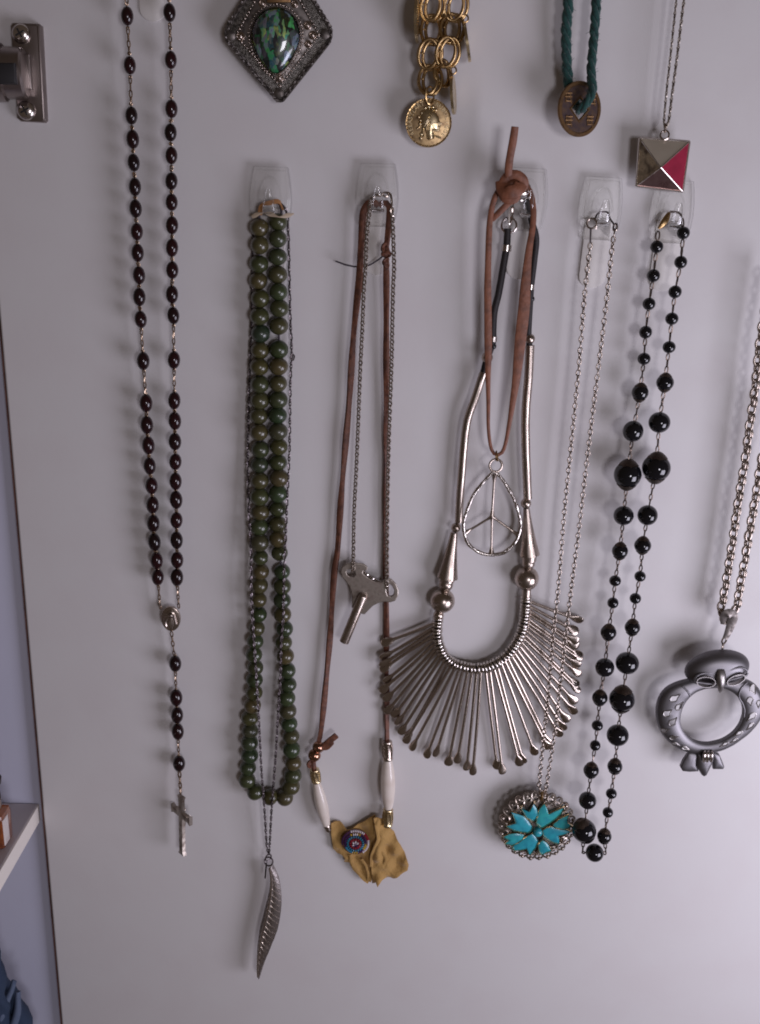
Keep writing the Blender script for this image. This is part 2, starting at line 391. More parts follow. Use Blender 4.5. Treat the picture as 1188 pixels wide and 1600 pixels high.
# bottle on the shelf
bp = PZ(-5, 1316, SH_Z)
bot = thing('bottle', 'small amber bottle with a dark cap standing on the shelf', 'bottle', bp)
def rrect(c, hx, hy, z, r=.25, n=6):
    out = []
    for i in range(4 * n):
        th = 2 * math.pi * (i + .5) / (4 * n); cx, sy = math.cos(th), math.sin(th)
        out.append(Vector((c.x + hx * math.copysign(abs(cx) ** r, cx), c.y + hy * math.copysign(abs(sy) ** r, sy), z)))
    return out
s = .00033
z0 = bp.z
mb = MB(); W_ = .0068
mb.rings([rrect(bp, W_ * k, W_ * k, z0 + z) for k, z in ((.9, .0003), (1, .0012), (1, .0165), (.93, .019), (.6, .0205), (.45, .021))]); mb.obj('glass_body', M['glassamber'], bot, sharp=40)
mb = MB(); mb.rings([rrect(bp + Vector((W_ * .93, -W_ * .35, 0)), W_ * .10, W_ * .5, z0 + z) for z in (.0022, .0170)]); mb.obj('glass_edge', M['glass'], bot, sharp=40)  # whitish slab painted in as the highlight along the bottle's right edge
mb = MB(); mb.lathe([(.0042, .021), (.0044, .0225), (.0044, .026), (.004, .0262)], bp, (0, 0, 1), 20); mb.obj('collar', M['silver'], bot, sharp=40)
mb = MB(); mb.lathe([(.0038, .0262), (.0044, .0268), (.004, .0335), (.0052, .035), (.0056, .038), (.004, .0395), (1e-6, .0398)], bp, (0, 0, 1), 20); mb.obj('cap', M['brownlid'], bot, sharp=40)

# denim hanging in the cabinet
jl = P(-40, 1600, 20 * MM)
jean = thing('denim_garment', 'dark blue denim garment bunched at the lower left below the shelf', 'jeans', jl)
def lump(pts, hw, ht, seed, name, mt, wr=.0006):
    rnd = random.Random(seed); path = cat(pp(pts), .003); k = len(path)
    f = lambda a, t: a[0] + (a[1] - a[0]) * min(1, t * 2) if t < .5 else a[1] + (a[2] - a[1]) * (t - .5) * 2
    mb = MB(); mb.sweep(path, [f(hw, i / (k - 1)) for i in range(k)], [f(ht, i / (k - 1)) for i in range(k)], N=OUT, n=20)
    for v in mb.v: v += Vector((math.sin(v.z * 420 + seed) * wr, math.sin(v.z * 260 + v.x * 500 + seed) * wr * 1.6, math.sin(v.x * 380 + seed) * wr))
    return mb.obj(name, mt, jean, sharp=80)
lump([(-20, 1500, 18), (-8, 1540, 22), (2, 1575, 24), (10, 1610, 26), (16, 1690, 28)], (.006, .0150, .019), (.006, .010, .013), 1, 'body', M['denim'], .0009)
lump([(-30, 1480, 30), (-22, 1530, 34), (-20, 1600, 36), (-20, 1690, 36)], (.008, .013, .015), (.006, .008, .010), 5, 'body', M['denim'], .001)
lump([(22, 1532, 27), (13, 1560, 33), (-4, 1598, 38), (-30, 1640, 40)], (.0014, .0024, .0032), (.0022, .0030, .003), 2, 'fold', M['denimlight'], .0003)
lump([(28, 1548, 28), (28, 1575, 32), (17, 1612, 36), (-4, 1660, 38)], (.0014, .0024, .0032), (.0022, .0030, .003), 3, 'fold', M['denimlight'], .0003)
# ================================================================== clear adhesive hooks
def hook(px, py, label, tilt=0., back=False):
    o = P(px, py, 0); sc = S(px, py + 80)
    root = thing('adhesive_hook', label, 'hook', o, 'clear adhesive hooks on the door')
    X = Vector((math.cos(tilt), 0, -math.sin(tilt))); Z = Vector((math.sin(tilt), 0, math.cos(tilt)))
    L = lambda dx, dy, h: o + X * (dx * sc) - Z * (dy * sc) + OUT * h
    side = [(-27, 0), (-29.5, 14), (-32, 32), (-33, 50), (-31.5, 68), (-28, 84), (-24, 92)]
    loop = [(-25, -1)] + side + [(-a, b) for a, b in reversed(side)] + [(25, -1)]
    mb = MB(); mb.prism([L(a, b, .0034) for a, b in loop], .0024, .0007); mb.obj('base_plate', M['clear'], root, sharp=30)
    mb = MB(); mb.tube([L(-23, 5, .0036), L(-25, 30, .0036), L(-26.5, 55, .0036), L(-24, 80, .0036)], .00028, 6)
    mb.tube([L(23, 5, .0036), L(25, 30, .0036), L(26.5, 55, .0036), L(24, 80, .0036)], .00028, 6); mb.tube([L(-23, 4, .0036), L(23, 4, .0036)], .0003, 6)
    mb.obj('raised_rim', M['clear'], root)
    mb = MB(); mb.tube([L(17 * math.cos(t), 50 - 36 * math.sin(t), .0038) for t in [math.pi * i / 18 for i in range(19)]], .0004, 6); mb.obj('tongue_recess', M['clear'], root)
    pts = cat([L(0, 64, .003), L(0, 69, .006), L(0, 66, .0098), L(0, 52, .0115), L(0, 32, .0122)], .0009); k = len(pts)
    mb = MB(); hw = [sc * (11 - 6.5 * (i / (k - 1)) ** 2.2) for i in range(k)]; hw[-1] *= .7
    mb.sweep(pts, hw, [.0011 - .0004 * i / (k - 1) for i in range(k)], N=OUT + Vector((0, 0, .01)), n=14); mb.obj('hook_arm', M['cleararm'], root, sharp=60)
    lp = [(-20, 60), (20, 60), (21, 140)] + [(21 * math.cos(t), 148 + 18 * math.sin(t)) for t in [math.pi * i / 10 for i in range(11)]] + [(-21, 140)]
    mb = MB(); mb.prism([L(a, b, .0010) for a, b in lp], .0009, .0002); mb.obj('adhesive_strip', M['strip'], root, sharp=30)
    return root
hook(233, -151, 'clear hook at the top left whose white strip end shows above the rosary')
hook(425, 262, 'clear hook with amber thread holding the green wooden beads', .02)
hook(592, 257, 'clear hook holding the brown leather cord and the winding key chain')
hook(826, 264, 'clear hook half covered by the knotted brown leather lace', .03)
hook(943, 278, 'clear hook holding the thin chain of the turquoise pendant', .035)
hook(1055, 283, 'clear hook half hidden behind the pyramid pendant', .03)

# ================================================================== rosary
Lr = [(199, 25), (203, 102), (205.5, 180.5), (207.5, 217.5), (209, 254), (211, 292), (212, 326), (214, 362), (215.2, 395), (217.4, 430), (217.8, 464), (220, 499), (224, 564), (228.4, 630), (229.6, 664), (232, 696), (234, 728), (237, 759), (238.6, 789), (239.7, 818), (241.4, 847), (245, 876), (246.7, 902)]
Rr = [(265, 19.5), (267, 93.6), (268, 170), (266.7, 207), (268, 243), (268, 283), (268.4, 316), (269, 352), (269, 387), (269.4, 422), (269, 460), (271, 493), (272, 562.6), (272.6, 626), (273.4, 657.6), (273.6, 690), (274.3, 721.4), (274.6, 752), (275.4, 781), (276, 813), (276.2, 844), (277, 875), (276.7, 902)]
Tr = [(274, 1037), (275.5, 1090), (277, 1117.5), (278, 1143), (280, 1193)]
hr = lambda y: (8.5 - 3 * y / 1300) * MM
rosary = thing('rosary', 'rosary of dark maroon oval beads with a silver crucifix', 'rosary', P(235, -60, hr(0)))
mb = MB(); mb.lathe([(.00001, -.0043), (.0009, -.0041), (.0017, -.0036), (.0025, -.0024), (.00295, -.0008), (.00295, .0008), (.0025, .0024), (.0017, .0036), (.0009, .0041), (.00001, .0043)], (0, 0, 0), (0, 0, 1), 18)
bead_me = mb.mesh('rosary_bead', M['maroon'])
mbw = MB()
def strand(pts):
    W = [P(x, y, hr(y)) for x, y in pts]
    for i, p in enumerate(W):
        d = (W[min(i + 1, len(W) - 1)] - W[max(i - 1, 0)]).normalized()
        sc = S(*pts[i]) / .00031 * random.uniform(.97, 1.03)
        place('bead', bead_me, rosary, p, frame_q(d + Vector((random.uniform(-.06, .06), 0, 0)), OUT), (sc, sc, sc * random.uniform(.96, 1.02)))
        mbw.ring(p + d * .0047, OUT, .0007, .00025, 8, 5); mbw.ring(p - d * .0047, OUT, .0007, .00025, 8, 5)
        if i: joins(mbw, W[i - 1], p, .0046, .0046, .0026, .0019, .00032, 1.35)
    return W
wl = strand(Lr); wr_ = strand(Rr); wt = strand(Tr)
med = P(266.7, 967, 6 * MM)
joins(mbw, wl[0], P(196, -60, hr(0)), .0046, 0, .0026, .0019, .00032, 1.35); joins(mbw, wr_[0], P(262, -60, hr(0)), .0046, 0, .0026, .0019, .00032, 1.35)
joins(mbw, wl[-1], P(250.5, 951, 6 * MM), .0046, 0, .0026, .0019, .00034, 1.35); joins(mbw, wr_[-1], P(279.5, 950, 6 * MM), .0046, 0, .0026, .0019, .00034, 1.35)
joins(mbw, P(268, 987, 6 * MM), wt[0], 0, .0046, .0026, .0021, .00034, 1.35)
ctop = P(282.4, 1240, 9 * MM); joins(mbw, wt[-1], ctop, .0046, 0, .0028, .0024, .00045, 1.4)
mbw.obj('chain', M['rosewire'], rosary, kind='stuff')
mb = MB(); sc = S(267, 967)
mb.prism([med + Vector((15 * sc * math.cos(t), 0, 20 * sc * math.sin(t) * (1 if math.sin(t) > 0 else 1.05))) for t in [2 * math.pi * i / 28 for i in range(28)]], .0016, .0005)
medal = mb.obj('medal', M['silver'], rosary, sharp=40)
mb = MB(); f = lambda x, z, h: med + Vector((x * sc, -h, z * sc))
mb.ball(f(1, 6, .0002), 4 * sc, 10, 6); mb.tube([f(-5, 9, .0002), f(0, 13.5, .0004), f(6, 9, .0003), f(7, 2, .0003), f(9, -8, .0003)], .0006, 6)
mb.sweep([f(1, 2, 0), f(-1, -6, .0003), f(-2, -16, 0)], [.0011, .0017, .0012], .0006, N=OUT, n=8); mb.tube([f(-4, 2, .0001), f(-8, -5, .0002), f(-7, -12, .0002)], .0005, 6)
mb.tube([f(4, -2, .0002), f(3, -10, .0004), f(1, -17, .0002)], .0004, 6); mb.obj('relief_figure', M['silver'], medal)
# crucifix turned edge-on
yaw = RAD(46); A = Vector((math.cos(yaw), -math.sin(yaw), 0)); Nn = Vector((-math.sin(yaw), -math.cos(yaw), 0)); Z = Vector((.02, 0, 1)).normalized()
cc = P(284, 1272, 9 * MM); top = P(282.6, 1244, 9 * MM); botm = P(285.4, 1334, 9 * MM)
up, dn = (top - cc).length, (botm - cc).length; ar = .0090
def crs(fac):
    q = lambda a, z: cc + A * a + Z * z
    w1, w2 = .0016 * fac, .0027 * fac
    return [q(-w1, w1), q(-ar + .002, w1), q(-ar, w2), q(-ar, -w2), q(-ar + .002, -w1), q(-w1, -w1), q(-w1, -dn + .002), q(-w2, -dn), q(w2, -dn), q(w1, -dn + .002), q(w1, -w1), q(ar - .002, -w1), q(ar, -w2), q(ar, w2), q(ar - .002, w1), q(w1, w1), q(w1, up - .002), q(w2, up), q(-w2, up), q(-w1, up - .002)]
mb = MB(); mb.prism([p + Nn * .0011 for p in crs(1)], .0022, .0003, dirn=Nn); crx = mb.obj('crucifix', M['nickel'], rosary, sharp=30)
mb = MB(); bk = cc - Nn * .0013
mb.sweep([bk + Z * .001, bk - Z * .006 + A * .0006, bk - Z * .011], [.0009, .0008, .0004], [.0007, .0008, .0004], n=8); mb.ball(bk + Z * .002 - Nn * .0006, .0009, 8, 6)
mb.sweep([bk - A * .006 + Z * .0012, bk, bk + A * .006 + Z * .0012], .0005, .0005, n=6); mb.obj('corpus_figure', M['silver'], crx)

# ================================================================== green wooden bead necklace
GL = [(405.7, 356), (406, 383), (405, 412.5), (404, 439), (407, 466.5), (405.7, 494), (407.5, 521), (406.5, 547.5), (405.5, 573), (406, 600), (406, 625.5), (404.5, 649.5), (405, 675), (406.7, 702), (405.5, 726), (406, 751), (405.5, 775.5), (406.7, 799.5), (405, 823), (405.5, 847.5), (406.7, 871), (407, 893), (405.3, 914.5), (404, 937), (404.5, 960), (401.3, 981.7), (399, 1002), (397, 1023), (399, 1043), (397.8, 1062), (397.3, 1082), (394.6, 1102), (390.6, 1121.5), (391, 1141.7), (390, 1160.5), (390.3, 1180), (387.6, 1199.5), (386.4, 1219), (399, 1237), (422, 1245), (445.4, 1246)]
GR = [(435, 347), (434.5, 373), (434, 401), (434, 429), (435.5, 456), (436.7, 481.5), (435.7, 509), (436, 546), (435.5, 572.5), (435, 599), (435, 624.5), (434, 649), (435, 674), (436, 698), (435, 722.5), (436.7, 747), (435, 771), (435, 794.5), (434.5, 819), (435, 842), (437, 864), (441, 893), (441.3, 916), (441, 938), (441.6, 960), (445, 982.5), (443.5, 1004), (446, 1025), (449, 1047.6), (450.7, 1069.6), (448.3, 1090.6), (450, 1110.7), (452, 1131), (454.8, 1150.5), (455.6, 1171), (458.3, 1192), (457.7, 1211.5), (454.8, 1229)]
gn = thing('bead_necklace', 'long necklace of round olive green wooden beads', 'necklace', P(425, 326, 5 * MM))
gms = []
for k in range(3):
    mb = MB(); q = (.95, .98, .92)[k]
    al = [.26 + (math.pi - .52) * t / 14 for t in range(15)]
    mb.lathe([(.13, -q * .93)] + [(math.sin(a), -q * math.cos(a)) for a in al] + [(.13, q * .93)], (0, 0, 0), (0, 0, 1), 22)
    gms.append(mb.mesh('wooden_bead', M['green']))
gw = []
for seq in (GL, GR):
    W = [P(x, y, (5.6 + 1.2 * math.sin(i * 1.7)) * MM) for i, (x, y) in enumerate(seq)]; gw.append(W)
    for i, p in enumerate(W):
        d = (W[min(i + 1, len(W) - 1)] - W[max(i - 1, 0)]).normalized()
        d = (d + Vector((random.uniform(-.14, .14), random.uniform(-.12, .12), 0))).normalized()
        rpx = 14.5 if seq[i][1] < 860 else 13.4
        place('bead', gms[(i * 7) % 3], gn, p, Quaternion(d, random.uniform(0, 6.28)) @ frame_q(d, OUT), S(*seq[i]) * rpx * random.uniform(.95, 1.04))
mb = MB(); mb.tube(cat(list(reversed(gw[0])) , .004), .0006, 6); mb.tube(cat([gw[0][-1]] + list(reversed(gw[1])), .004), .0006, 6)
mb.tube(cat(pp([(405.7, 350, 6), (406, 332, 6), (412, 320, 6), (424, 317, 7), (436, 318, 6), (440, 332, 6), (436, 345, 6)]), .001), .0006, 6); mb.obj('cord', M['thread'], gn)
mb = MB()
for q in range(3): mb.tube(cat(pp([(404 + q * 2, 336, 6.5), (407 + q * 2, 321, 7), (420, 315 + q * 2.2, 7.5), (436, 313 + q * 2, 7), (441 + q, 328, 6)]), .001), .00045, 6)
mb.obj('cord_loop', M['amberthread'], gn)
mb = MB(); pa = cat(pp([(394, 339, 7), (408, 333, 9), (424, 335, 10), (437, 339, 11), (448, 337, 10), (459, 334, 8)]), .001)
mb.sweep(pa, [.0007 + .0004 * math.sin(i * .8) for i in range(len(pa))], .0003, N=OUT, n=8); mb.obj('frayed_tag', M['tag'], gn)

# ================================================================== feather pendant on a thin dark chain
fn = thing('feather_necklace', 'thin dark chain with a long silver feather pendant', 'necklace', P(428, 322, 5 * MM))
mb = MB()
left = [(412, 322, 6), (398, 350, 2), (394, 420, 1.6), (393.5, 500, 2.5), (391, 560, 3), (388.5, 640, 4), (387.5, 720, 5), (389, 800, 7), (392, 850, 9), (393, 930, 11.3), (397, 1000, 11.6), (401, 1060, 11.6), (404.5, 1120, 11.3), (408.5, 1200, 10.6), (413, 1260, 9.5), (417, 1320, 8), (419.5, 1332, 7.5)]
right = [(441, 320, 6), (448, 332, 4), (451, 370, 3), (452.5, 440, 3), (454, 500, 3), (456, 550, 3.5), (454, 600, 4), (452.5, 700, 6), (449, 780, 8.5), (446.5, 840, 10.8), (444, 900, 11.4), (443, 960, 11.6), (439.5, 1010, 11.6), (438, 1060, 11.4), (435, 1110, 11.2), (431, 1180, 10.8), (427.5, 1225, 11.2), (424.5, 1265, 10), (421.5, 1320, 8), (420.5, 1332, 7.5)]
for s_ in (left, right): chain(mb, pp(s_), .00150, .0026, .0017, .00033, 'rope', 8, 4)
mb.tube(cat(pp([(455, 552, 4), (460, 556, 5), (458, 563, 5), (454, 559, 5), (457, 552, 4.5)]), .0006), .0004, 5)
mb.obj('chain', M['dark'], fn, kind='stuff')
mb = MB(); mb.ring(P(419.5, 1340, 8 * MM), OUT + Vector((.8, 0, .1)), .0019, .0004, 14, 6); mb.ring(P(420, 1346, 8 * MM), OUT + Vector((-.2, 0, .3)), .0024, .00045, 18, 6)
mb.tube(pp([(416.5, 1348, 8), (415.5, 1360, 8), (414.5, 1372, 7.5)]), .00045, 6); mb.obj('jump_ring', M['dark'], fn)
LE = [(421, 1352), (422.5, 1372), (420.5, 1392), (416, 1412), (411, 1432), (406, 1452), (403, 1473), (401.6, 1493), (401.8, 1509), (404, 1526)]
RE = [(426, 1352), (434, 1367), (438.6, 1385), (440.4, 1406), (438.8, 1427), (434.8, 1448), (428.5, 1466), (421, 1484), (414, 1501), (406, 1527)]
le, re_ = cat(pp(LE, 7), .0011), cat(pp(RE, 7), .0011); n = 44
le = [le[round(i * (len(le) - 1) / (n - 1))] for i in range(n)]; re_ = [re_[round(i * (len(re_) - 1) / (n - 1))] for i in range(n)]
mb = MB(); rings = []
for i in range(n):
    ring = []; K = 12; t = i / (n - 1)
    for j in range(K + 1):
        u = j / K; p = le[i].lerp(re_[i], u)
        h = .0016 * math.sin(math.pi * min(1, u * .9 + .1)) + (.0009 if j in (2, 3) else 0) + .00008 * math.sin((i * 1.9 + j * 2.2)) + .0018 * math.sin(t * 3.0 - .4) * (u - .3)
        ring.append(p + OUT * h + Vector((0, 0, random.uniform(-1, 1) * .0002 if j == K else 0)))
    ring += [p - OUT * .0007 for p in reversed(ring)]
    rings.append(ring)
mb.rings(rings); fe = mb.obj('feather', M['feather'], fn, sharp=55)
mb = MB(); pth = [le[i].lerp(re_[i], .2) + OUT * .0026 for i in range(0, n, 3)]
mb.tube(cat(pth, .001), [.0006] * len(cat(pth, .001)), 6); mb.obj('quill', M['silver'], fe)
mb = MB()
for i in range(2, n - 4, 2):
    for u0, u1 in ((.24, .96), (.18, .03)):
        a_, b_ = le[i].lerp(re_[i], u0), le[min(n - 1, i + 3)].lerp(re_[min(n - 1, i + 3)], u1); mid = a_.lerp(b_, .5)
        t = i / (n - 1); g = lambda u: .0018 * math.sin(t * 3.0 - .4) * (u - .3)
        mb.tube([a_ + OUT * (.0018 + g(u0)), mid + OUT * (.0022 + g((u0 + u1) / 2)), b_ + OUT * (.0008 + g(u1))], .00017, 4)
mb.obj('barbs', M['silver'], fe, kind='stuff')
# ================================================================== brown leather cord with bone beads and a buckskin medallion
lc = thing('medallion_necklace', 'brown leather cord with white bone beads and a beaded buckskin medallion', 'necklace', P(592, 320, 5 * MM))
ll = pp([(592, 322, 6), (583, 315, 6), (575.5, 318, 6.5), (570.5, 326, 7), (567.3, 336, 7), (565, 371, 7), (562.5, 416, 6.5), (560.7, 445, 6), (552.5, 526, 5), (546, 624, 4.5), (539.4, 702, 4.2), (533, 781, 4), (527.8, 857, 4), (522, 900, 4), (517, 980, 4), (510, 1060, 4.5), (502, 1140, 5), (498, 1160, 5.5), (495, 1176, 5.5)])
rl = pp([(592, 322, 6), (600, 316, 6), (607, 320, 6.5), (609, 330, 6.5), (607, 358, 6), (604.5, 382, 5.5)])
rl2 = pp([(603.5, 408, 5.5), (604, 449, 5), (603.7, 545, 4), (603.7, 650, 3), (603.2, 755, 2.2), (603, 857, 2), (604, 960, 1.8), (604.3, 1060, 1.8), (604.5, 1120, 2.5), (604.8, 1160, 3.5)])
sc = .00031
for q, wd in ((ll, 4.6), (rl, 4.0), (rl2, 4.2)):
    c = cat(q, .002); mb = MB(); k = len(c)
    mb.sweep(c, [wd * sc * (1 + .12 * math.sin(i * .35)) for i in range(k)], .0010, N=OUT, n=10, box=True, twist=[.5 * math.sin(i * .09) for i in range(k)])
    mb.obj('leather_cord', M['leather'], lc)
def knot(root, cx, cy, h, rx, ry, mt, name='knot', nn=3, seed=0):
    """a lump of overlapping turns of cord"""
    c = P(cx, cy, h * MM); s = S(cx, cy); mb = MB()
    rn = random.Random(seed)
    for i in range(nn):
        a = (.5, -.6, 1.5)[i % 3] + rn.uniform(-.15, .15)
        tdir = Vector((math.sin(a), 0, math.cos(a))); nrm = Vector((math.cos(a), -.55, -math.sin(a)))
        o = c + Vector(((i - (nn - 1) / 2) * .15 * rx * s, -.0004 * i, (-(i - (nn - 1) / 2)) * .5 * ry * s))
        nrm.normalize(); t = (tdir - nrm * tdir.dot(nrm)).normalized(); sd = t.cross(nrm); n = 22
        mb.sweep([o + sd * (rx * .62 * s * math.cos(2 * math.pi * j / n)) + t * (ry * .55 * s * math.sin(2 * math.pi * j / n)) for j in range(n)], rx * .42 * s, rx * .3 * s, n=8, closed=True)
    mb.ball(c, rx * .7 * s, 12, 8)
    return mb.obj(name, mt, root)
knot(lc, 602.5, 391, 6, 9.5, 10, M['leather'], seed=1); knot(lc, 603, 410, 6, 7.5, 8, M['leather'], nn=2, seed=2)
mb = MB(); mb.tube(cat(pp([(524.4, 408, 4), (534, 411.5, 4), (543, 414.5, 4.2), (560, 417, 4), (575.6, 415, 5), (588.7, 407.5, 6), (599, 400, 7)]), .0015), .00038, 6); mb.obj('loose_thread', M['thread'], lc)
# left run of beads
def along(a, b, f): return a.lerp(b, f)
knot(lc, 497.5, 1166, 6, 9, 8, M['copper'], 'copper_bead', 1, 3)
mb = MB(); mb.ball(P(497.5, 1167, 6.5 * MM), .0032, 14, 8); mb.obj('copper_bead', M['copper'], lc)
mb = MB(); mb.ball(P(491.5, 1180, 6.5 * MM), .0035, 14, 8); mb.obj('copper_bead', M['copper'], lc)
knot(lc, 483.5, 1193, 6, 6, 6, M['leather'], nn=2, seed=4)
mb = MB(); mb.sweep(cat(pp([(499, 1172, 5), (508, 1164, 7), (516, 1157, 8), (526, 1149, 8)]), .001), .0016, .0009, N=OUT, n=8, box=True); mb.obj('cord_end', M['leather'], lc)
mb = MB(); mb.sweep(cat(pp([(497, 1166, 6), (510, 1168, 6), (519, 1160, 7)]), .001), .0013, .0009, N=OUT, n=8, box=True); mb.obj('cord_end', M['leather'], lc)
mb = MB(); mb.tube(cat(pp([(491, 1178, 5), (490, 1195, 5.5), (494, 1215, 5.5)]), .001), .0014, 8); mb.obj('leather_cord', M['leather'], lc)
def barrel(a, b, r, mt, ribs=9, name='metal_bead'):
    d = b - a; L = d.length; mb = MB(); mb.lathe([(r * .55, 0), (r * .92, 0), (r, L * .06), (r * .92, L * .13), (r * .86, L * .17), (r * .9, L * .5), (r * .86, L * .83), (r * .92, L * .87), (r, L * .94), (r * .92, L), (r * .55, L)], a, d, 20)
    x = d.normalized().orthogonal(); 
    for i in range(ribs):
        q = Quaternion(d, 0) ; v = Quaternion(d.normalized(), 2 * math.pi * i / ribs) @ x.normalized()
        mb.tube([a + d * .17 + v * r * .86, a + d * .5 + v * r * .95, a + d * .83 + v * r * .86], r * .17, 6)
    return mb.obj(name, mt, lc)
barrel(P(491.5, 1202, 6 * MM), P(494.8, 1222, 6 * MM), .0027, M['palegold'])
barrel(P(604.8, 1158, 4.5 * MM), P(606, 1187, 5.5 * MM), .0029, M['silver'], 7)
def bone(a, b, r, r0):
    d = b - a; L = d.length; mb = MB(); mb.lathe([(r0 * .5, 0), (r0, .0001)] + [(r0 + (r - r0) * math.sin(math.pi * (i + .6) / 15) ** .9, L * (i + .6) / 15) for i in range(0, 14)] + [(r0, L - .0001), (r0 * .5, L)], a, d, 20); mb.obj('bone_bead', M['bone'], lc, sharp=70)
bone(P(494.5, 1222, 6 * MM), P(510.5, 1289, 6 * MM), .0034, .0020)
bone(P(606.2, 1187, 5.5 * MM), P(607, 1263, 6 * MM), .0040, .0022)
barrel(P(606.6, 1264, 6 * MM), P(605.5, 1290, 6.5 * MM), .0029, M['palegold'], 9)
mb = MB(); a = P(510.5, 1289, 6 * MM); b = P(515.5, 1302, 6 * MM); mb.lathe([(.0018, 0), (.0021, .001), (.0016, .002), (.0019, .003), (.001, .0045)], a, b - a, 14); mb.obj('end_cap', M['silver'], lc)
# buckskin
def skin(poly, h, fn, name, th=.0007, mt='buckskin'):
    bm = bmesh.new(); vs = [bm.verts.new(P(x, y, h * MM)) for x, y in poly]; f = bm.faces.new(vs)
    bmesh.ops.triangulate(bm, faces=[f])
    for _ in range(4): bmesh.ops.subdivide_edges(bm, edges=[e for e in bm.edges if e.calc_length() > .0014], cuts=1, use_grid_fill=False); bmesh.ops.triangulate(bm, faces=bm.faces[:])
    edge = {v for v in bm.verts if v.is_boundary}
    for _ in range(3): bmesh.ops.smooth_vert(bm, verts=[v for v in bm.verts if v not in edge], factor=.5, use_axis_x=True, use_axis_z=True)
    bm.normal_update()
    up = Vector((0, -1, 0))
    if sum(f.normal.dot(up) for f in bm.faces) < 0: bmesh.ops.reverse_faces(bm, faces=bm.faces[:])
    front = [v for v in bm.verts]
    ret = bmesh.ops.extrude_face_region(bm, geom=bm.faces[:])
    for e in ret['geom']:
        if isinstance(e, bmesh.types.BMVert): e.co += Vector((0, -th, 0))
    for v in bm.verts: v.co += OUT * fn(v.co.x, v.co.z)
    bmesh.ops.recalc_face_normals(bm, faces=bm.faces[:])
    me = bpy.data.meshes.new(name); off = parent_world(lc)
    for v in bm.verts: v.co -= off
    bm.to_mesh(me); bm.free(); me.materials.append(M[mt]); me.polygons.foreach_set('use_smooth', [True] * len(me.polygons)); me.set_sharp_from_angle(angle=RAD(60))
    o = bpy.data.objects.new(name, me); COL.objects.link(o); o.parent = lc; return o
q = lambda X, Y: (460 + X / 5.715, 1120 + Y / 5.715)
wob = lambda x, z: .0007 * math.sin(x * 520 + z * 300) + .0005 * math.sin(z * 700 - x * 260)
polyL = [q(*p) for p in [(330, 950), (365, 935), (405, 930), (432, 955), (470, 1000), (520, 985), (580, 950), (650, 905), (720, 870), (752, 920), (735, 1010), (745, 1100), (700, 1200), (690, 1300), (700, 1420), (685, 1470), (668, 1430), (655, 1478), (612, 1440), (560, 1395), (520, 1340), (492, 1290), (445, 1292), (455, 1250), (430, 1225), (380, 1215), (350, 1180), (338, 1110), (332, 1040)]]
polyR = [q(*p) for p in [(715, 872), (750, 868), (785, 885), (800, 930), (850, 965), (890, 1030), (925, 1095), (955, 1150), (985, 1205), (1010, 1260), (1022, 1310), (1010, 1355), (955, 1385), (920, 1410), (880, 1430), (830, 1428), (790, 1420), (765, 1425), (745, 1472), (728, 1430), (695, 1475), (690, 1330), (690, 1220), (735, 1120), (750, 1050), (722, 960)]]
xf = P(584, 1310).x
skin(polyL, 2.6, lambda x, z: wob(x, z) + .0012 * math.exp(-((x - xf) / .004) ** 2), 'leather_flap')
skin(polyR, 3.6, lambda x, z: wob(x + .1, z * 1.2) + .0026 * math.exp(-((x - xf - .003) / .003) ** 2) + .0016 * math.sin((x - z * .4) * 330) ** 2, 'leather_flap')
mb = MB(); mb.sweep(cat(pp([q(722, 900) + (7,), q(738, 990) + (7.6,), q(752, 1085) + (7.6,), q(722, 1165) + (7,), q(694, 1240) + (6.4,), q(690, 1330) + (5.6,)]), .001), [.0012] * len(cat(pp([q(722, 900) + (7,), q(738, 990) + (7.6,), q(752, 1085) + (7.6,), q(722, 1165) + (7,), q(694, 1240) + (6.4,), q(690, 1330) + (5.6,)]), .001)), .0007, N=OUT + Vector((.5, 0, 0)), n=8); mb.obj('leather_fold', M['buckskin'], lc)
for pts in ([(600, 1270, 5.2), (640, 1330, 5.4), (660, 1400, 5.2), (660, 1465, 4.5)], [(770, 1200, 6.6), (820, 1260, 6.8), (800, 1330, 6.4), (760, 1420, 5.4)], [(500, 1230, 5), (520, 1320, 5), (600, 1420, 4.6)]):
    c = cat(pp([q(a, b) + (h,) for a, b, h in pts]), .001); mb = MB(); mb.sweep(c, .0008, .0004, N=OUT, n=6); mb.obj('leather_crease', M['buckskin'], lc)
# beaded rosette
rx_, rz_ = P(555.4, 1318, 6.8 * MM), S(555, 1318)
def seeds(name, rad, num, sizes, mt, a0=0, a1=2 * math.pi, lift=0., parent=None):
    mb = MB()
    for i in range(num):
        t = a0 + (a1 - a0) * i / (num if a1 - a0 > 6.2 else max(1, num - 1))
        d = Vector((math.cos(t), 0, math.sin(t) * 1.04)); p = rx_ + d * rad * rz_ + OUT * (lift - .000002 * rad ** 2 * 1.6)
        mb.ring(p, Vector((-math.sin(t), -.1, math.cos(t))), sizes * rz_ * .62, sizes * rz_ * .45, 8, 6)
    return mb.obj(name, M[mt], lc)
mb = MB(); mb.prism([rx_ + Vector((21 * rz_ * math.cos(t), .0008, 21.5 * rz_ * math.sin(t))) for t in [2 * math.pi * i / 24 for i in range(24)]], .0016, .0004); mb.obj('rosette_backing', M['leather'], lc)
seeds('white_seed_beads', 3.6, 4, 2.2, 'white', .4, 3.6, .0006); seeds('purple_seed_beads', 3.6, 2, 2.1, 'purple', 4.3, 5.4, .0006); seeds('purple_seed_bead', 0.1, 1, 2.2, 'purple', lift=.0007, a1=1)
seeds('red_seed_beads', 7.6, 13, 2.1, 'red', lift=.0006); seeds('blue_seed_beads', 12, 21, 2.1, 'blue', lift=.0006)
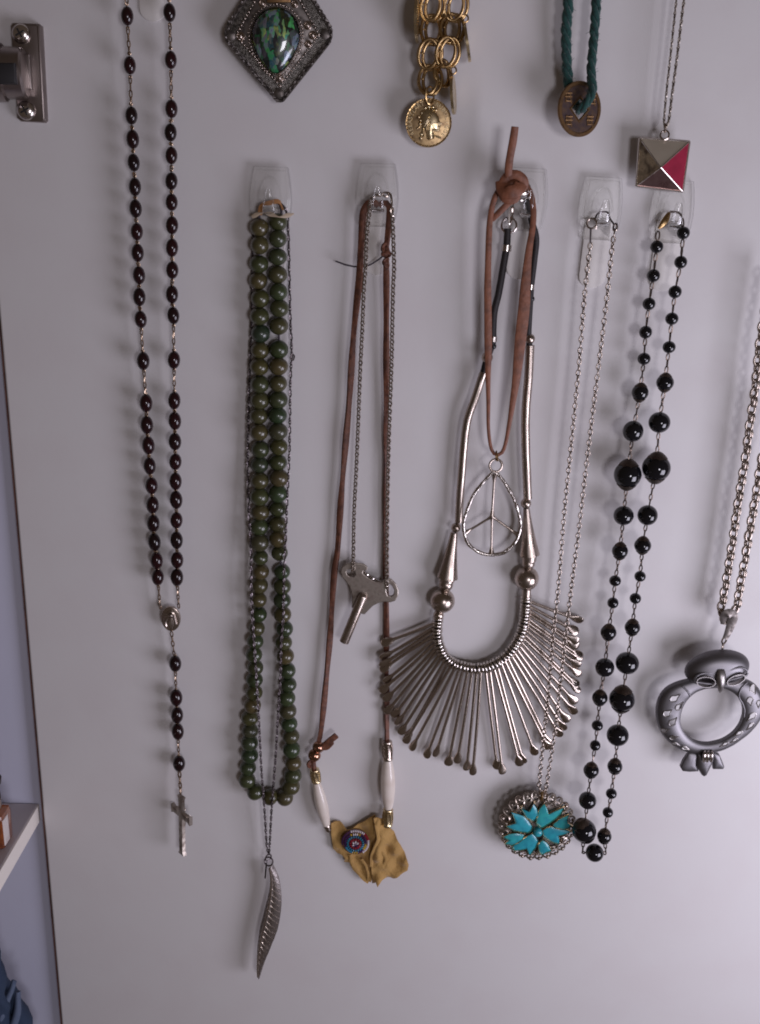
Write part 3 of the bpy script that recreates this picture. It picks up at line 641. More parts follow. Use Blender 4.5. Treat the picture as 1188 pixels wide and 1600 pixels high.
seeds('yellow_seed_beads', 16, 5, 2.0, 'yellow', 1.15, 2.0, .0006); seeds('white_seed_beads', 16, 3, 2.0, 'white', 1.4, 1.75, .0009)
seeds('purple_seed_beads', 16, 6, 2.0, 'purple', .1, 1.0, .0006); seeds('yellow_seed_beads', 16, 3, 2.0, 'yellow', -.6, -.2, .0006); seeds('purple_seed_beads', 16, 8, 2.0, 'purple', 2.2, 3.5, .0006)
seeds('yellow_seed_beads', 16, 3, 2.0, 'yellow', -1.8, -1.4, .0006); seeds('purple_seed_beads', 16, 4, 2.0, 'purple', -1.25, -.75, .0006); seeds('blue_seed_beads', 16, 8, 2.0, 'blue', 3.6, 4.4, .0006)
seeds('white_seed_beads', 20, 8, 2.0, 'white', .9, 1.9, .0004); seeds('white_seed_beads', 20, 9, 2.0, 'white', -.9, .2, .0004); seeds('red_seed_beads', 20, 5, 2.0, 'red', .3, .8, .0004); seeds('purple_seed_beads', 20, 10, 2.0, 'purple', 2.0, 3.3, .0004)

# ================================================================== winding key on a silver chain
kn = thing('key_necklace', 'silver curb chain with an old winding key pendant', 'necklace', P(592, 315, 7 * MM))
mb = MB()
cl = [(581, 311, 7.5), (578, 320, 8.5), (577, 333, 9), (573, 371, 9), (571.5, 416, 9), (569, 449, 9), (566, 520, 8.8), (563, 580, 8.6), (560, 660, 8.5), (557, 730, 8.4), (553.5, 800, 8.3), (552.5, 850, 8.3), (552, 885, 8.6), (551, 893, 7.2)]
cr = [(612, 330, 8), (613.5, 345, 9), (615, 380, 9.2), (616, 420, 9.2), (614.5, 449, 9), (613, 520, 8.6), (612, 570, 8.2), (609.5, 640, 7.8), (607, 720, 7.4), (605.5, 800, 7.2), (605, 850, 7.4), (604.5, 905, 8.4), (604, 921, 7)]
for c in (cl, cr): chain(mb, pp(c), .00185, .0031, .0024, .00044, 'curb', 10, 5)
chain(mb, pp([(568, 895, 5), (573, 898, 5), (580, 903, 5), (588, 908, 5), (596, 910, 5), (602, 912, 5)]), .00185, .0031, .0024, .00044, 'curb', 8, 4)
mb.obj('chain', M['bright'], kn, kind='stuff')
mb = MB(); mb.link(P(594, 304, 8 * MM), (1, 0, .25), OUT, .0036, .0020, .0004); mb.link(P(603, 304, 8 * MM), (1, 0, -.1), OUT + Vector((0, 0, .3)), .0034, .0028, .00045)
mb.tube(cat(pp([(583, 309, 7), (588, 305, 7), (594, 306, 8)]), .001), .0006, 6)
mb.tube(cat(pp([(604, 301, 8), (610, 303, 8.5), (612, 312, 8.5), (612.5, 322, 8.5)]), .001), .0006, 6); mb.link(P(612.8, 329, 8.5 * MM), (0, 0, 1), OUT + Vector((.4, 0, 0)), .0034, .0020, .0004); mb.obj('clasp', M['silver'], kn)
kq = lambda X, Y, h: P(480 + X / 5, 840 + Y / 5, h * MM)
outer = [(400, 203), (440, 208), (472, 232), (466, 262), (440, 262), (436, 280), (480, 318), (530, 345), (580, 350), (600, 335), (625, 318), (660, 330), (695, 365), (715, 410), (712, 455), (690, 495), (650, 508), (605, 502), (560, 512), (515, 535), (480, 570), (450, 602), (400, 590), (348, 545), (352, 500), (350, 445), (335, 385), (305, 345), (275, 310), (262, 270), (272, 232), (305, 208), (350, 198)]
hl = [(307 + 0, 268), (318, 250), (345, 245), (372, 262), (380, 290), (362, 308), (332, 306), (312, 290)]
hrr = [(622, 385), (640, 362), (664, 378), (682, 412), (678, 446), (655, 462), (630, 455), (618, 420)]
bm = bmesh.new()
def loopv(l, h): return [bm.verts.new(kq(x, y, h)) for x, y in l]
vo, v1, v2 = loopv(outer, 7.2), loopv(hl, 7.2), loopv(hrr, 7.2)
es = []
for vs in (vo, v1, v2): es += [bm.edges.new((vs[i], vs[(i + 1) % len(vs)])) for i in range(len(vs))]
bmesh.ops.triangle_fill(bm, edges=es, use_beauty=True)
ret = bmesh.ops.extrude_face_region(bm, geom=bm.faces[:])
for e in ret['geom']:
    if isinstance(e, bmesh.types.BMVert): e.co -= OUT * .0018
bmesh.ops.recalc_face_normals(bm, faces=bm.faces[:])
me = bpy.data.meshes.new('key_wing'); off = kn.location
for v in bm.verts: v.co -= off
bm.to_mesh(me); bm.free(); me.materials.append(M['nickel'])
ko = bpy.data.objects.new('key_wing', me); COL.objects.link(ko); ko.parent = kn
bv = ko.modifiers.new('Bevel', 'BEVEL'); bv.width = .00035; bv.segments = 2; bv.limit_method = 'ANGLE'
mb = MB(); a, b = kq(440, 448, 8.4), kq(290, 815, 8.8); d = b - a
mb.lathe([(1e-6, -.0009), (.0013, -.0007), (.0022, 0), (.00245, .001), (.00245, d.length), (.0016, d.length), (.0016, d.length - .004), (1e-6, d.length - .004)], a, d, 22); mb.obj('key_tube', M['silver'], kn, sharp=40)

# ================================================================== silver collar necklace with a fringe of paddles
cn = thing('fringe_necklace', 'silver collar necklace with a fan of flat tipped rods below a coiled arc', 'necklace', P(820, 315, 6 * MM))
def bc(pts, r, hh=None):
    mb = MB(); mb.tube(cat(pp(pts), .0015), r, 8); return mb.obj('black_cord', M['blackcord'], cn)
bc([(793.4, 357, 6), (793, 368, 6), (791.6, 387, 6), (788, 408, 6), (786, 420, 6), (779.4, 458, 6), (772.5, 487, 6), (770.6, 515, 6), (770, 535, 5.6), (762, 558, 5.5), (755, 585, 5.5)], .00165)
bc([(822, 312, 5), (828, 326, 5), (831, 346, 5), (838, 372, 5), (835, 407, 5.2), (830.5, 445, 5.6), (828, 480, 6), (826, 521, 6), (827.5, 541, 6)], .00150)
mb = MB(); mb.link(P(798.5, 336, 6.5 * MM), (.1, 0, 1), OUT + Vector((.5, 0, 0)), .0092, .0030, .0006, 16); mb.ring(P(795.6, 352.4, 6.5 * MM), OUT, .0034, .0005, 18, 6)
mb.tube(cat(pp([(800, 322, 6.5), (806, 312, 7), (815, 305, 7.5), (824, 300, 7.5), (823, 293, 7.5), (815, 298, 7.5), (811, 308, 7)]), .001), .0006, 7); mb.obj('clasp', M['bright'], cn)
mb = MB(); mb.ring(P(818, 299, 9 * MM), OUT + Vector((.3, 0, .1)), .0030, .0006, 18, 6, tdir=(.5, 0, 1), Rt=.0040); mb.obj('clasp_ring', M['bright'], cn)
def band(cx, cy, cx2, cy2, h, r, mt='bright', name='crimp_tube'):
    a, b = P(cx, cy, h * MM), P(cx2, cy2, h * MM); d = b - a; mb = MB(); mb.lathe([(r * .8, 0), (r, .0002), (r, d.length - .0002), (r * .8, d.length)], a, d, 16); return mb.obj(name, M[mt], cn, sharp=40)
band(792.3, 382, 791, 393, 6, .0023); band(771.5, 525, 770.5, 534, 6, .0018); band(830.3, 444, 829.6, 453, 5.6, .0016)
def bead(px, py, h, rp, mt='silver', name='silver_ball'):
    mb = MB(); mb.ball(P(px, py, h * MM), rp * S(px, py, h * MM), 20, 12); return mb.obj(name, M[mt], cn)
bead(771, 541, 6, 5, 'jet', 'black_bead'); bead(830.8, 467, 5.6, 5, 'jet', 'black_bead')
bead(761.6, 558.5, 5.6, 9); bead(828, 529.5, 6, 8.2)
def tube_(pts, rp):
    c = cat(pp(pts), .002); mb = MB(); r = rp * .00031; k = len(c)
    mb.tube([c[0] + (c[0] - c[1]) * .02] + c, [r * .8] + [r] * k, 16, N=OUT); mb.obj('silver_tube', M['silver'], cn, sharp=50)
tube_([(755.8, 582, 5.6), (744, 618, 6), (731, 655.6, 6), (725.6, 693, 6), (722, 738, 6), (719.2, 774, 6), (717, 816, 6)], 6.3)
tube_([(828.4, 539.5, 6), (826, 590, 6), (821.6, 646, 6.2), (821.8, 700, 6.2), (823.3, 740, 6.2), (824.8, 779, 6.2)], 6.9)
def cone(a, b, r0, r1):
    d = b - a; L = d.length; mb = MB(); n = 24
    x = d.normalized().orthogonal().normalized(); y = d.normalized().cross(x); R = []
    for t, rr in ((0, r0 * .6), (.0, r0), (.3, r0 + (r1 - r0) * .22), (.65, r0 + (r1 - r0) * .6), (.94, r1), (.985, r1 * 1.03), (1, r1 * .93), (.97, r1 * .6)):
        R.append([a + d * t + (x * math.cos(2 * math.pi * j / n) + y * math.sin(2 * math.pi * j / n)) * rr * (1 - (.07 * min(1, t * 3) if j % 3 == 0 else 0)) for j in range(n)])
    mb.rings(R); return mb.obj('fluted_cone', M['silver'], cn, sharp=35)
bead(712.8, 824.4, 6, 7.8); bead(822, 786.5, 6.2, 8.3)
cone(P(710, 832, 6 * MM), P(699, 903, 6 * MM), .0018, .0053); cone(P(822.8, 794, 6.2 * MM), P(827.6, 868, 6.2 * MM), .0016, .0050)
band(698.6, 903, 697.6, 908, 6, .0041, 'silver', 'spacer'); band(827.3, 868, 826.6, 876, 6, .0038, 'silver', 'spacer')
bead(697, 913, 6, 11.5); bead(825.8, 880, 6.2, 10.5); bead(691.5, 938.5, 6.2, 19.6); bead(823, 903.5, 6.2, 19.2); bead(685.5, 961, 6, 8.5)
band(823, 920, 822.2, 932, 6.2, .0024, 'silver', 'spacer')
arc = cat(pp([(684.6, 966, 6), (682.7, 985.4, 6), (684.6, 1003, 6), (692, 1021, 6), (703.7, 1034, 6), (721.4, 1041.5, 6), (742, 1044.4, 6), (762.7, 1041.4, 6), (783.3, 1031, 6), (798, 1017, 6), (811, 997, 6), (818, 976.6, 6), (821, 953, 6), (822.3, 932, 6)]), .0002)
mb = MB(); mb.tube(arc[::8], .0014, 8); mb.obj('black_cord', M['blackcord'], cn)
mb = MB(); mb.ring((0, 0, 0), (0, 0, 1), .00225, .00080, 18, 6); coil_me = mb.mesh('coil_ring', M['bright'])
nc = 50
for i in range(nc):
    j = round(i * (len(arc) - 1) / (nc - 1)); t = (arc[min(j + 5, len(arc) - 1)] - arc[max(0, j - 5)]).normalized()
    place('coil_ring', coil_me, cn, arc[j], frame_q((t + Vector((random.uniform(-.12, .12), random.uniform(-.1, .1), random.uniform(-.1, .1)))).normalized(), OUT), random.uniform(.95, 1.08))
tips = [(70, 355), (62, 432), (60, 470), (62, 493), (80, 555), (60, 605), (80, 652), (85, 718), (125, 737), (143, 778), (160, 827), (195, 850), (185, 873), (217, 912), (295, 952), (343, 945), (410, 992), (458, 980), (508, 1017), (540, 1042), (668, 1012), (697, 1037), (788, 994), (806, 980), (868, 937), (935, 907), (945, 890), (1000, 840), (1022, 805), (1038, 762), (1078, 720), (1078, 665), (1097, 605), (1090, 577), (1100, 517), (1096, 470), (1105, 440), (1108, 425), (1085, 370), (1085, 345), (1085, 292), (1108, 235)]
rp_ = random.Random(5)
ctr = P(745, 985, 6 * MM)
for i, (X, Y) in enumerate(tips):
    f = (i + .35) / len(tips); f = .01 + .985 * f
    a = arc[round(f * (len(arc) - 1))]; h = 4.8 + rp_.uniform(-1, 1) + (1.6 if i < 4 else 0)
    b = P(580 + X / 3.394, 900 + Y / 3.394, h * MM)
    u = (b - a).normalized(); a = a + u * .0012 + OUT * rp_.uniform(-.0006, .0006); L = (b - a).length
    tl = .0075 + rp_.uniform(-.0006, .0006); end = b + u * .0018
    st = [0, .25, .5, .75, 1]; body = [a.lerp(end - u * tl, s_) for s_ in st]
    bend = (Vector((0, -1, 0)).cross(u)) * rp_.uniform(-.00025, .00025)
    body = [p + bend * math.sin(math.pi * s_) for p, s_ in zip(body, st)]
    tip = [end - u * tl * (1 - k) for k in (.1, .26, .44, .62, .8, .93, 1)]
    rw = .00088; pw = .0023 + rp_.uniform(-.0002, .0003)
    hw = [rw] * 5 + [rw * 1.15, pw * .68, pw * .92, pw, pw * .95, pw * .7, pw * .3]
    ht = [rw] * 5 + [rw, rw * .8, rw * .62, rw * .55, rw * .5, rw * .45, rw * .2]
    tw = rp_.uniform(-.45, .45)
    if i in (0, 3): tw = .62
    mb = MB(); mb.sweep(body + tip, hw, ht, N=OUT, n=10, twist=[0] * 5 + [tw * .6] + [tw] * 6)
    mb.obj('paddle', M['rod'], cn, sharp=70)
# ================================================================== peace pendant on a brown leather lace
pn = thing('peace_necklace', 'knotted brown leather lace with a silver teardrop peace sign pendant', 'necklace', P(815, 300, 9 * MM))
def lace(pts, ws, th=.0008, tw=None, name='leather_lace'):
    c = cat(pp(pts), .0022); k = len(c)
    def lerp(a, t):
        q = t * (len(a) - 1); i = min(int(q), len(a) - 2); return a[i] + (a[i + 1] - a[i]) * (q - i)
    mb = MB(); mb.sweep(c, [lerp(ws, i / (k - 1)) * .00031 / 2 for i in range(k)], th, N=OUT, n=10, box=True, twist=[lerp(tw, i / (k - 1)) for i in range(k)] if tw else None)
    return mb.obj(name, M['leather2'], pn, sharp=60)
lace([(790, 290, 13), (784, 294, 13), (777.6, 300, 13), (771.5, 314, 13), (768, 329, 13), (764.8, 355, 13), (763, 407, 13), (762.2, 450, 13), (762.7, 496, 13), (763, 552, 13), (762.7, 590, 13), (763.3, 627, 12.5), (763.2, 665, 12), (765.5, 690, 12), (769, 704, 12), (776, 711, 12), (785, 706.5, 12), (789.5, 695, 12), (792, 684, 12), (797, 656, 12.3), (801.5, 627.5, 12.6), (807, 590, 12.8), (813, 534, 13), (819, 480, 13), (821.5, 442, 13), (826.5, 392, 13), (832.5, 355, 12), (833.5, 325, 11), (829, 301, 10), (820, 290, 10), (810, 288, 11)],
     [8, 8, 8.5, 9, 9, 10.5, 11, 11.5, 11.5, 9, 7, 6, 5.2, 5.2, 5.2, 5.5, 7, 9.5, 12, 15, 17, 17.5, 17, 14, 11, 9, 8, 8, 8])
lace([(769, 343, 12), (778, 334, 13), (790, 322, 13.5), (800, 312, 13.5), (808, 303, 13), (816, 296, 11)], [8, 9, 9, 8, 7])
lace([(796, 287, 14), (794.5, 275, 16), (795.3, 258, 17), (798, 240, 18), (801.5, 222, 19), (805, 198, 20)], [11, 11, 10.5, 11, 10], .0011, name='lace_end')
s_ = S(799, 289); kc = P(799.5, 289, 13.5 * MM)
mb = MB(); X = Vector((1, 0, 0)); Zv = Vector((0, 0, 1))
g = lambda a, b, h: kc + X * (a * s_) + Zv * (b * s_) + OUT * h
mb.sweep(cat([g(-16, -4, .001), g(-10, 10, .002), g(3, 15, .0026), g(15, 9, .0024), g(18, -1, .0016), g(10, -8, .0006)], .001), .0020, .0012, N=OUT, n=10, box=True)
mb.sweep(cat([g(-15, 4, .0012), g(-13, -8, .003), g(-4, -11, .0042), g(8, -7, .0042), g(12, 1, .0034)], .001), .0030, .0012, N=OUT, n=10, box=True)
mb.sweep(cat([g(-14, -8, .001), g(-10, -19, .0026), g(2, -21, .003), g(8, -14, .003)], .001), .0021, .0011, N=OUT, n=10, box=True)
mb.ball(kc, 13 * s_, 14, 9, sz=.9); mb.obj('knot', M['leather2'], pn, sharp=60)
mb = MB(); mb.tube(cat(pp([(776, 707, 13.5), (777.5, 714, 14.2), (777, 720, 13), (775.5, 716, 10.6), (775.5, 708, 10.8), (776, 705, 12)]), .0005), .00045, 6); mb.obj('wire_bail', M['gold'], pn)
mb = MB(); mb.ring(P(775, 727.4, 11.5 * MM), OUT + Vector((.15, 0, .1)), .0031, .00062, 22, 8); mb.obj('jump_ring', M['silver'], pn)
td = [(773, 737), (764, 744), (749, 761), (740, 774), (734, 787), (725.7, 811), (725, 829.6), (731, 848), (743, 859.5), (755, 865), (767.4, 867), (779, 865.5), (789.6, 862), (804.4, 848), (812.3, 829.6), (812.6, 811), (804.4, 783), (797, 768), (789.6, 755.5), (780, 743)]
c = cat(pp(td + td[:1], 10), .0012)[:-1]; rr = random.Random(3)
mb = MB(); mb.tube(c, [.00088 + rr.uniform(-.00012, .0002) for _ in c], 8, closed=True)
for p in c[::1]:
    mb.ball(p + OUT * .0005 + Vector((rr.uniform(-.4, .4), 0, rr.uniform(-.4, .4))) * .001, .00042 + rr.uniform(0, .0003), 6, 4)
mb.obj('teardrop_frame', M['bright'], pn, sharp=60)
mb = MB(); ct = P(769, 807, 10 * MM)
def limb(a, b, r0, r1, r2):
    cc_ = cat([a, a.lerp(b, .5), b], .0008); k = len(cc_); rs = []
    for i in range(k):
        t = i / (k - 1); rs.append(r1 + (r0 - r1) * max(0, 1 - t * 4.5) ** 1.5 + (r2 - r1) * max(0, t * 4.5 - 3.5) ** 1.5)
    mb.tube(cc_, rs, 8)
limb(P(773, 741, 10 * MM), ct, .0016, .00062, .0013); limb(P(768, 864, 10 * MM), ct, .0015, .0006, .0011); limb(P(728, 832, 10 * MM), ct, .0014, .0006, .0012); limb(P(808.5, 835, 10 * MM), ct, .0014, .0006, .0012)
mb.ball(ct, .0012, 10, 6); mb.obj('peace_bars', M['silver'], pn)

# ================================================================== turquoise pendant on a long cable chain
tn = thing('turquoise_necklace', 'long silver cable chain with an oval turquoise petal pendant', 'necklace', P(943, 335, 7 * MM))
mb = MB(); mb.link((0, 0, 0), (0, 0, 1), (0, 1, 0), .00365, .00255, .00038, 14, 6); clink = mb.mesh('chain_link', M['silver'])
def links(root, me, pts, pitch, seed, name='link', jit=.25, alt=1.45, a0=.12, scf=None):
    rn = random.Random(seed); path = cat(pp(pts), pitch)
    for i, p in enumerate(path):
        t = (path[min(i + 1, len(path) - 1)] - path[max(i - 1, 0)]).normalized()
        N = (OUT - t * OUT.dot(t)).normalized(); N = Quaternion(t, a0 + (i % 2) * alt + rn.uniform(-jit, jit)) @ N
        place(name, me, root, p, frame_q(t, N))
tl_ = [(922.3, 384, 11.5), (917, 430, 12), (913, 470, 12), (904, 580, 12), (891, 712, 12), (881, 812, 12), (872.5, 919, 12), (864, 997, 11.8), (858, 1075, 11.5), (852, 1130, 11.5), (847.5, 1173, 11.8), (844.6, 1204, 12), (843, 1229, 12), (846, 1238, 12)]
tr_ = [(961.5, 356, 11), (957, 385, 12), (948, 470, 12), (937, 560, 12), (919, 706, 12), (905, 825, 12), (895, 903, 12), (887, 966, 12), (880, 1028, 12), (870, 1122, 11.8), (861.5, 1180, 12), (857.6, 1204, 12), (853, 1234, 12), (850, 1240, 12)]
links(tn, clink, tl_, .00262, 1); links(tn, clink, tr_, .00262, 2)
mb = MB(); mb.ring(P(924.7, 349, 10.5 * MM), OUT + Vector((-.2, 0, .1)), .0022, .00045, 18, 6); mb.tube(pp([(928, 354, 11), (932, 353, 11.5), (931, 358, 11)]), .0004, 6); mb.obj('spring_ring', M['silver'], tn)
mb = MB(); mb.tube(cat(pp([(929, 344, 10), (934, 334, 8.5), (942, 331, 8), (950, 332, 8), (953, 341, 9.5), (960, 351, 10.5)]), .001), .00042, 6); mb.tube(pp([(923.4, 356, 11), (923, 366, 11.3), (922.4, 380, 11.5)]), .00042, 6); mb.link(P(961.5, 354, 11 * MM), (.1, 0, 1), OUT, .0036, .0025, .00042); mb.obj('clasp_wire', M['dark'], tn)
mb = MB(); mb.link(P(847.5, 1243, 12 * MM), (0, 0, 1), Vector((.9, -.5, 0)), .0068, .0030, .0007); mb.obj('bail', M['gold'], tn)
tc_ = P(839, 1289, 9.5 * MM); ts = S(839, 1289)
loopc = lambda r, h, n=36: [tc_ + Vector((r * ts * math.cos(2 * math.pi * i / n), 0, r * ts * 1.03 * math.sin(2 * math.pi * i / n))) + OUT * h for i in range(n)]
mb = MB(); mb.prism(loopc(49, .0010), .0012, .0003); mb.obj('backplate', M['antique'], tn, sharp=40)
rr = random.Random(9)
for i in range(26):
    t = 2 * math.pi * i / 26; d = Vector((math.cos(t), 0, 1.03 * math.sin(t)))
    mb = MB(); o = tc_ + d * 51.5 * ts + OUT * .0012
    mb.ring(o, OUT + d * .35, .0021, .00055, 12, 6, tdir=d, Rt=.0026); mb.ball(tc_ + d * 55 * ts + OUT * .0016, .0010 + rr.uniform(-.0002, .0003), 8, 6)
    mb.ring(tc_ + d * 46 * ts + OUT * .0014, OUT + d * .2, .0017, .0004, 10, 5)
    mb.obj('rim_loop', M['nickel'] if i % 3 else M['silver'], tn)
petals = [[(415, 690), (455, 715), (480, 740), (510, 705), (545, 645), (575, 690), (592, 760), (540, 822), (470, 785)],
          [(605, 770), (635, 700), (680, 650), (705, 690), (722, 752), (790, 720), (875, 690), (845, 745), (790, 800), (720, 850), (650, 892), (600, 850)],
          [(790, 872), (860, 815), (950, 775), (930, 830), (940, 858), (985, 888), (930, 912), (880, 922), (805, 905)],
          [(672, 952), (715, 925), (762, 912), (860, 935), (962, 962), (900, 985), (832, 1000), (842, 1040), (838, 1085), (780, 1070), (735, 1048), (682, 1010)],
          [(610, 1112), (635, 1082), (660, 1068), (695, 1088), (720, 1118), (730, 1145), (742, 1172), (695, 1185), (655, 1212), (622, 1190)],
          [(322, 1132), (380, 1085), (430, 1052), (480, 1020), (525, 1000), (560, 1030), (582, 1075), (552, 1140), (500, 1212), (480, 1180), (468, 1148), (410, 1160), (345, 1165)],
          [(212, 1020), (280, 990), (340, 982), (390, 988), (425, 998), (408, 1045), (360, 1080), (300, 1102), (230, 1088), (268, 1052)],
          [(303, 748), (370, 770), (430, 790), (475, 835), (512, 892), (500, 930), (470, 952), (400, 945), (330, 932), (250, 888), (300, 872), (345, 858), (325, 800)]]
for pl in petals:
    px = [(760 + x / 7.425, 1170 + y / 7.425) for x, y in pl]
    cxm = sum(p[0] for p in px) / len(px); cym = sum(p[1] for p in px) / len(px)
    # inset so that the bezels do not touch
    px = [(cxm + (x - cxm) * 1.16, cym + (y - cym) * 1.16) for x, y in px]
    W = [P(x, y, 12.4 * MM) for x, y in px]; c = P(cxm, cym, 12.4 * MM)
    dense = []
    for i in range(len(W)): dense += [W[i].lerp(W[(i + 1) % len(W)], k / 3) for k in range(3)]
    mb = MB(); mb.dome(dense, c, .0010, .0022, k=(1, .96, .88, .66, .35, .1)); st = mb.obj('turquoise_stone', M['turq'], tn, sharp=45)
    mb = MB(); mb.sweep([c + (p - c) * 1.035 - OUT * .0002 for p in W], .00028, .0009, N=OUT, n=6, closed=True); mb.obj('bezel', M['palegold'], st)
mb = MB(); o = P(840.6, 1300.3, 12 * MM); mb.dome([o + Vector((.0026 * math.cos(t), 0, .0026 * math.sin(t))) for t in [2 * math.pi * i / 20 for i in range(20)]], o, .0022, .002); mb.obj('turquoise_stone', M['turq'], tn)
mb = MB()
for a in range(8):
    t = math.pi / 8 + a * math.pi / 4 + .1; d = Vector((math.cos(t), 0, math.sin(t)))
    mb.tube([tc_ + d * 9 * ts + OUT * .002, tc_ + d * 44 * ts + OUT * .0016], .0006, 6)
mb.obj('divider_wires', M['antique'], tn)

# ================================================================== black bead necklace
bk_ = thing('black_bead_necklace', 'necklace of shiny black beads of several sizes with small metal caps', 'necklace', P(1055, 338, 7 * MM))
BL = [(1026.5, 385.7, 10.2, 0), (1021.3, 430.7, 10.2, 0), (1014.3, 474.8, 10.2, 0), (1009, 519, 10.2, 0), (1006.5, 560.6, 10, 0), (1000.5, 613.3, 13.4, 1), (989.5, 673.8, 16.5, 0), (981, 741.8, 21.6, 1), (974.6, 805.6, 16, 0), (969, 861, 12.8, 1), (961.4, 907.5, 9.2, 0), (958, 942, 9, 0), (951, 988, 12.3, 1), (945.2, 1043, 15, 0), (937.5, 1090.4, 12, 1), (933.6, 1133.7, 8.8, 0), (930.3, 1164.8, 8.5, 0), (924, 1203.5, 12, 1), (918.3, 1250.7, 14, 0), (913, 1298, 18.6, 1)]
BR = [(1068, 364, 10.2, 0), (1063.9, 409.7, 10.2, 0), (1055, 456, 10.2, 0), (1050, 498, 10.2, 0), (1045.7, 542.4, 10.2, 0), (1039.4, 597.8, 13.5, 1), (1030.5, 660, 17, 0), (1025.6, 731, 22, 1), (1012, 805, 16, 0), (1004.4, 852.3, 13, 1), (1000.4, 900.5, 9, 0), (993, 935, 9, 0), (988.3, 980.3, 12.4, 1), (980.2, 1036, 18, 0), (972, 1092.6, 20, 1), (965.3, 1148.8, 17, 0), (961, 1197.5, 12, 1), (955.5, 1240, 8.6, 0), (950, 1269.4, 8.3, 0), (944.5, 1306.6, 11.6, 1)]
hb = lambda y: (10.5 + 6.5 * (y - 350) / 950) * MM
mb = MB(); mb.ball((0, 0, 0), 1, 32, 20); jet_me = mb.mesh('glass_bead', M['jet'])
mb = MB(); n = 24
def capring(r, z, w=0): return [Vector((math.cos(2 * math.pi * j / n) * r * (1 + w * (j % 3 == 0)), math.sin(2 * math.pi * j / n) * r * (1 + w * (j % 3 == 0)), z - w * .6 * (j % 3 == 0))) for j in range(n)]
mb.rings([capring(.12, 1.12), capring(.22, 1.16), capring(.34, 1.10), capring(.50, .97), capring(.63, .84, .03), capring(.70, .75, .10), capring(.66, .74, .1), capring(.3, .9)])
cap_me = mb.mesh('bead_cap', M['cap'], sharp=60)
mbc = MB()
def jetstrand(seq):
    W = [P(x, y, hb(y)) for x, y, r, c in seq]
    for i, (x, y, r, c) in enumerate(seq):
        d = (W[min(i + 1, len(W) - 1)] - W[max(i - 1, 0)]).normalized(); rs = r * S(x, y, hb(y)); p = W[i]
        if i == len(seq) - 1: d = (P(seq[i][0] + (12 if seq is BL else -5), seq[i][1] + 30, hb(1320)) - p).normalized()
        place('bead', jet_me, bk_, p, frame_q(d + Vector((random.uniform(-.1, .1), 0, 0)), OUT), (rs * random.uniform(.97, 1.02), rs * random.uniform(.97, 1.02), rs * random.uniform(.94, 1.0)))
        if c:
            for sg in (1, -1): place('bead_cap', cap_me, bk_, p, frame_q(d * sg, OUT), rs)
        if i:
            pr = seq[i - 1]; ra = pr[2] * S(pr[0], pr[1], hb(pr[1])) * (1.12 if pr[3] else 1); rb = rs * (1.12 if c else 1)
            joins(mbc, W[i - 1], p, ra, rb, .0030, .0021, .00036, 1.3)
    return W
wL = jetstrand(BL); wR = jetstrand(BR)
last = P(929.3, 1332.4, 18.5 * MM); place('bead', jet_me, bk_, last, None, 14 * S(929, 1332, .0185))
joins(mbc, wL[-1], P(910.5, 1331, 17 * MM), .0070, 0, .0030, .0022, .00036, 1.3); joins(mbc, P(909.5, 1332, 17 * MM), last, 0, .0051, .003, .0026, .00036, 1.2)
joins(mbc, wR[-1], P(947, 1333, 17.5 * MM), .0044, 0, .0030, .0022, .00036, 1.3); joins(mbc, P(947.5, 1333, 17.5 * MM), last, 0, .0051, .003, .0024, .00036, 1.2)
joins(mbc, P(1028.4, 362, 9.5 * MM), wL[0], 0, .0031, .003, .0025, .0004, 1.3); joins(mbc, wR[0], P(1066, 341, 9 * MM), .0031, 0, .0030, .0022, .0004, 1.3)
mbc.tube(cat(pp([(1066, 342, 9), (1063, 334, 8), (1055, 331, 7.5), (1047, 331, 7.5)]), .001), .0005, 6)
mbc.obj('connector_links', M['darkwire'], bk_, kind='stuff')
mb = MB(); c = cat(pp([(1029, 357, 9.5), (1034, 352, 9.5), (1040, 344, 9), (1046, 332, 8)]), .0008); k = len(c)
mb.sweep(c, [.0005 + .0011 * math.sin(math.pi * (i + .4) / k) for i in range(k)], [.0004 + .0006 * math.sin(math.pi * (i + .4) / k) for i in range(k)], N=OUT, n=10); mb.obj('lobster_clasp', M['gold'], bk_)

# ================================================================== owl pendant
on = thing('owl_necklace', 'pewter owl pendant with an open round body on a silver chain', 'necklace', P(1200, 430, 9 * MM))
mb = MB(); mb.link((0, 0, 0), (0, 0, 1), (0, 1, 0), .0062, .0042, .00062, 16, 6); mb.link((0, -.0011, .0004), (0, 0, 1), (.15, 1, 0), .0058, .0040, .00055, 16, 6); olink = mb.mesh('chain_link', M['silver'])
links(on, olink, [(1204, 430, 12), (1196, 480, 12), (1186.7, 535.5, 12), (1179.8, 605, 12), (1171.7, 658, 12), (1164, 717.5, 12), (1153.5, 780.5, 12), (1146.5, 829.5, 12), (1139.5, 875, 12), (1130.8, 927.5, 12), (1126, 955, 12), (1131, 968, 12)], .0039, 4, jit=.3, alt=1.2)
links(on, olink, [(1206, 640, 12), (1186.7, 735, 12), (1181.5, 770, 12), (1174.5, 808.5, 12), (1164, 871.5, 12), (1157, 910, 12), (1150, 950, 12), (1142, 962, 12)], .0039, 5, jit=.3, alt=1.2)
mb = MB(); c = cat(pp([(1130, 974, 13), (1132, 962, 15), (1139, 958, 15.5), (1146, 962, 15), (1143, 974, 13.5), (1137, 990, 13), (1133, 998, 13)]), .0008); k = len(c)
mb.sweep(c, [.0014 + .0012 * math.sin(math.pi * i / (k - 1)) for i in range(k)], .0006, N=OUT + Vector((0, 0, .3)), n=8)
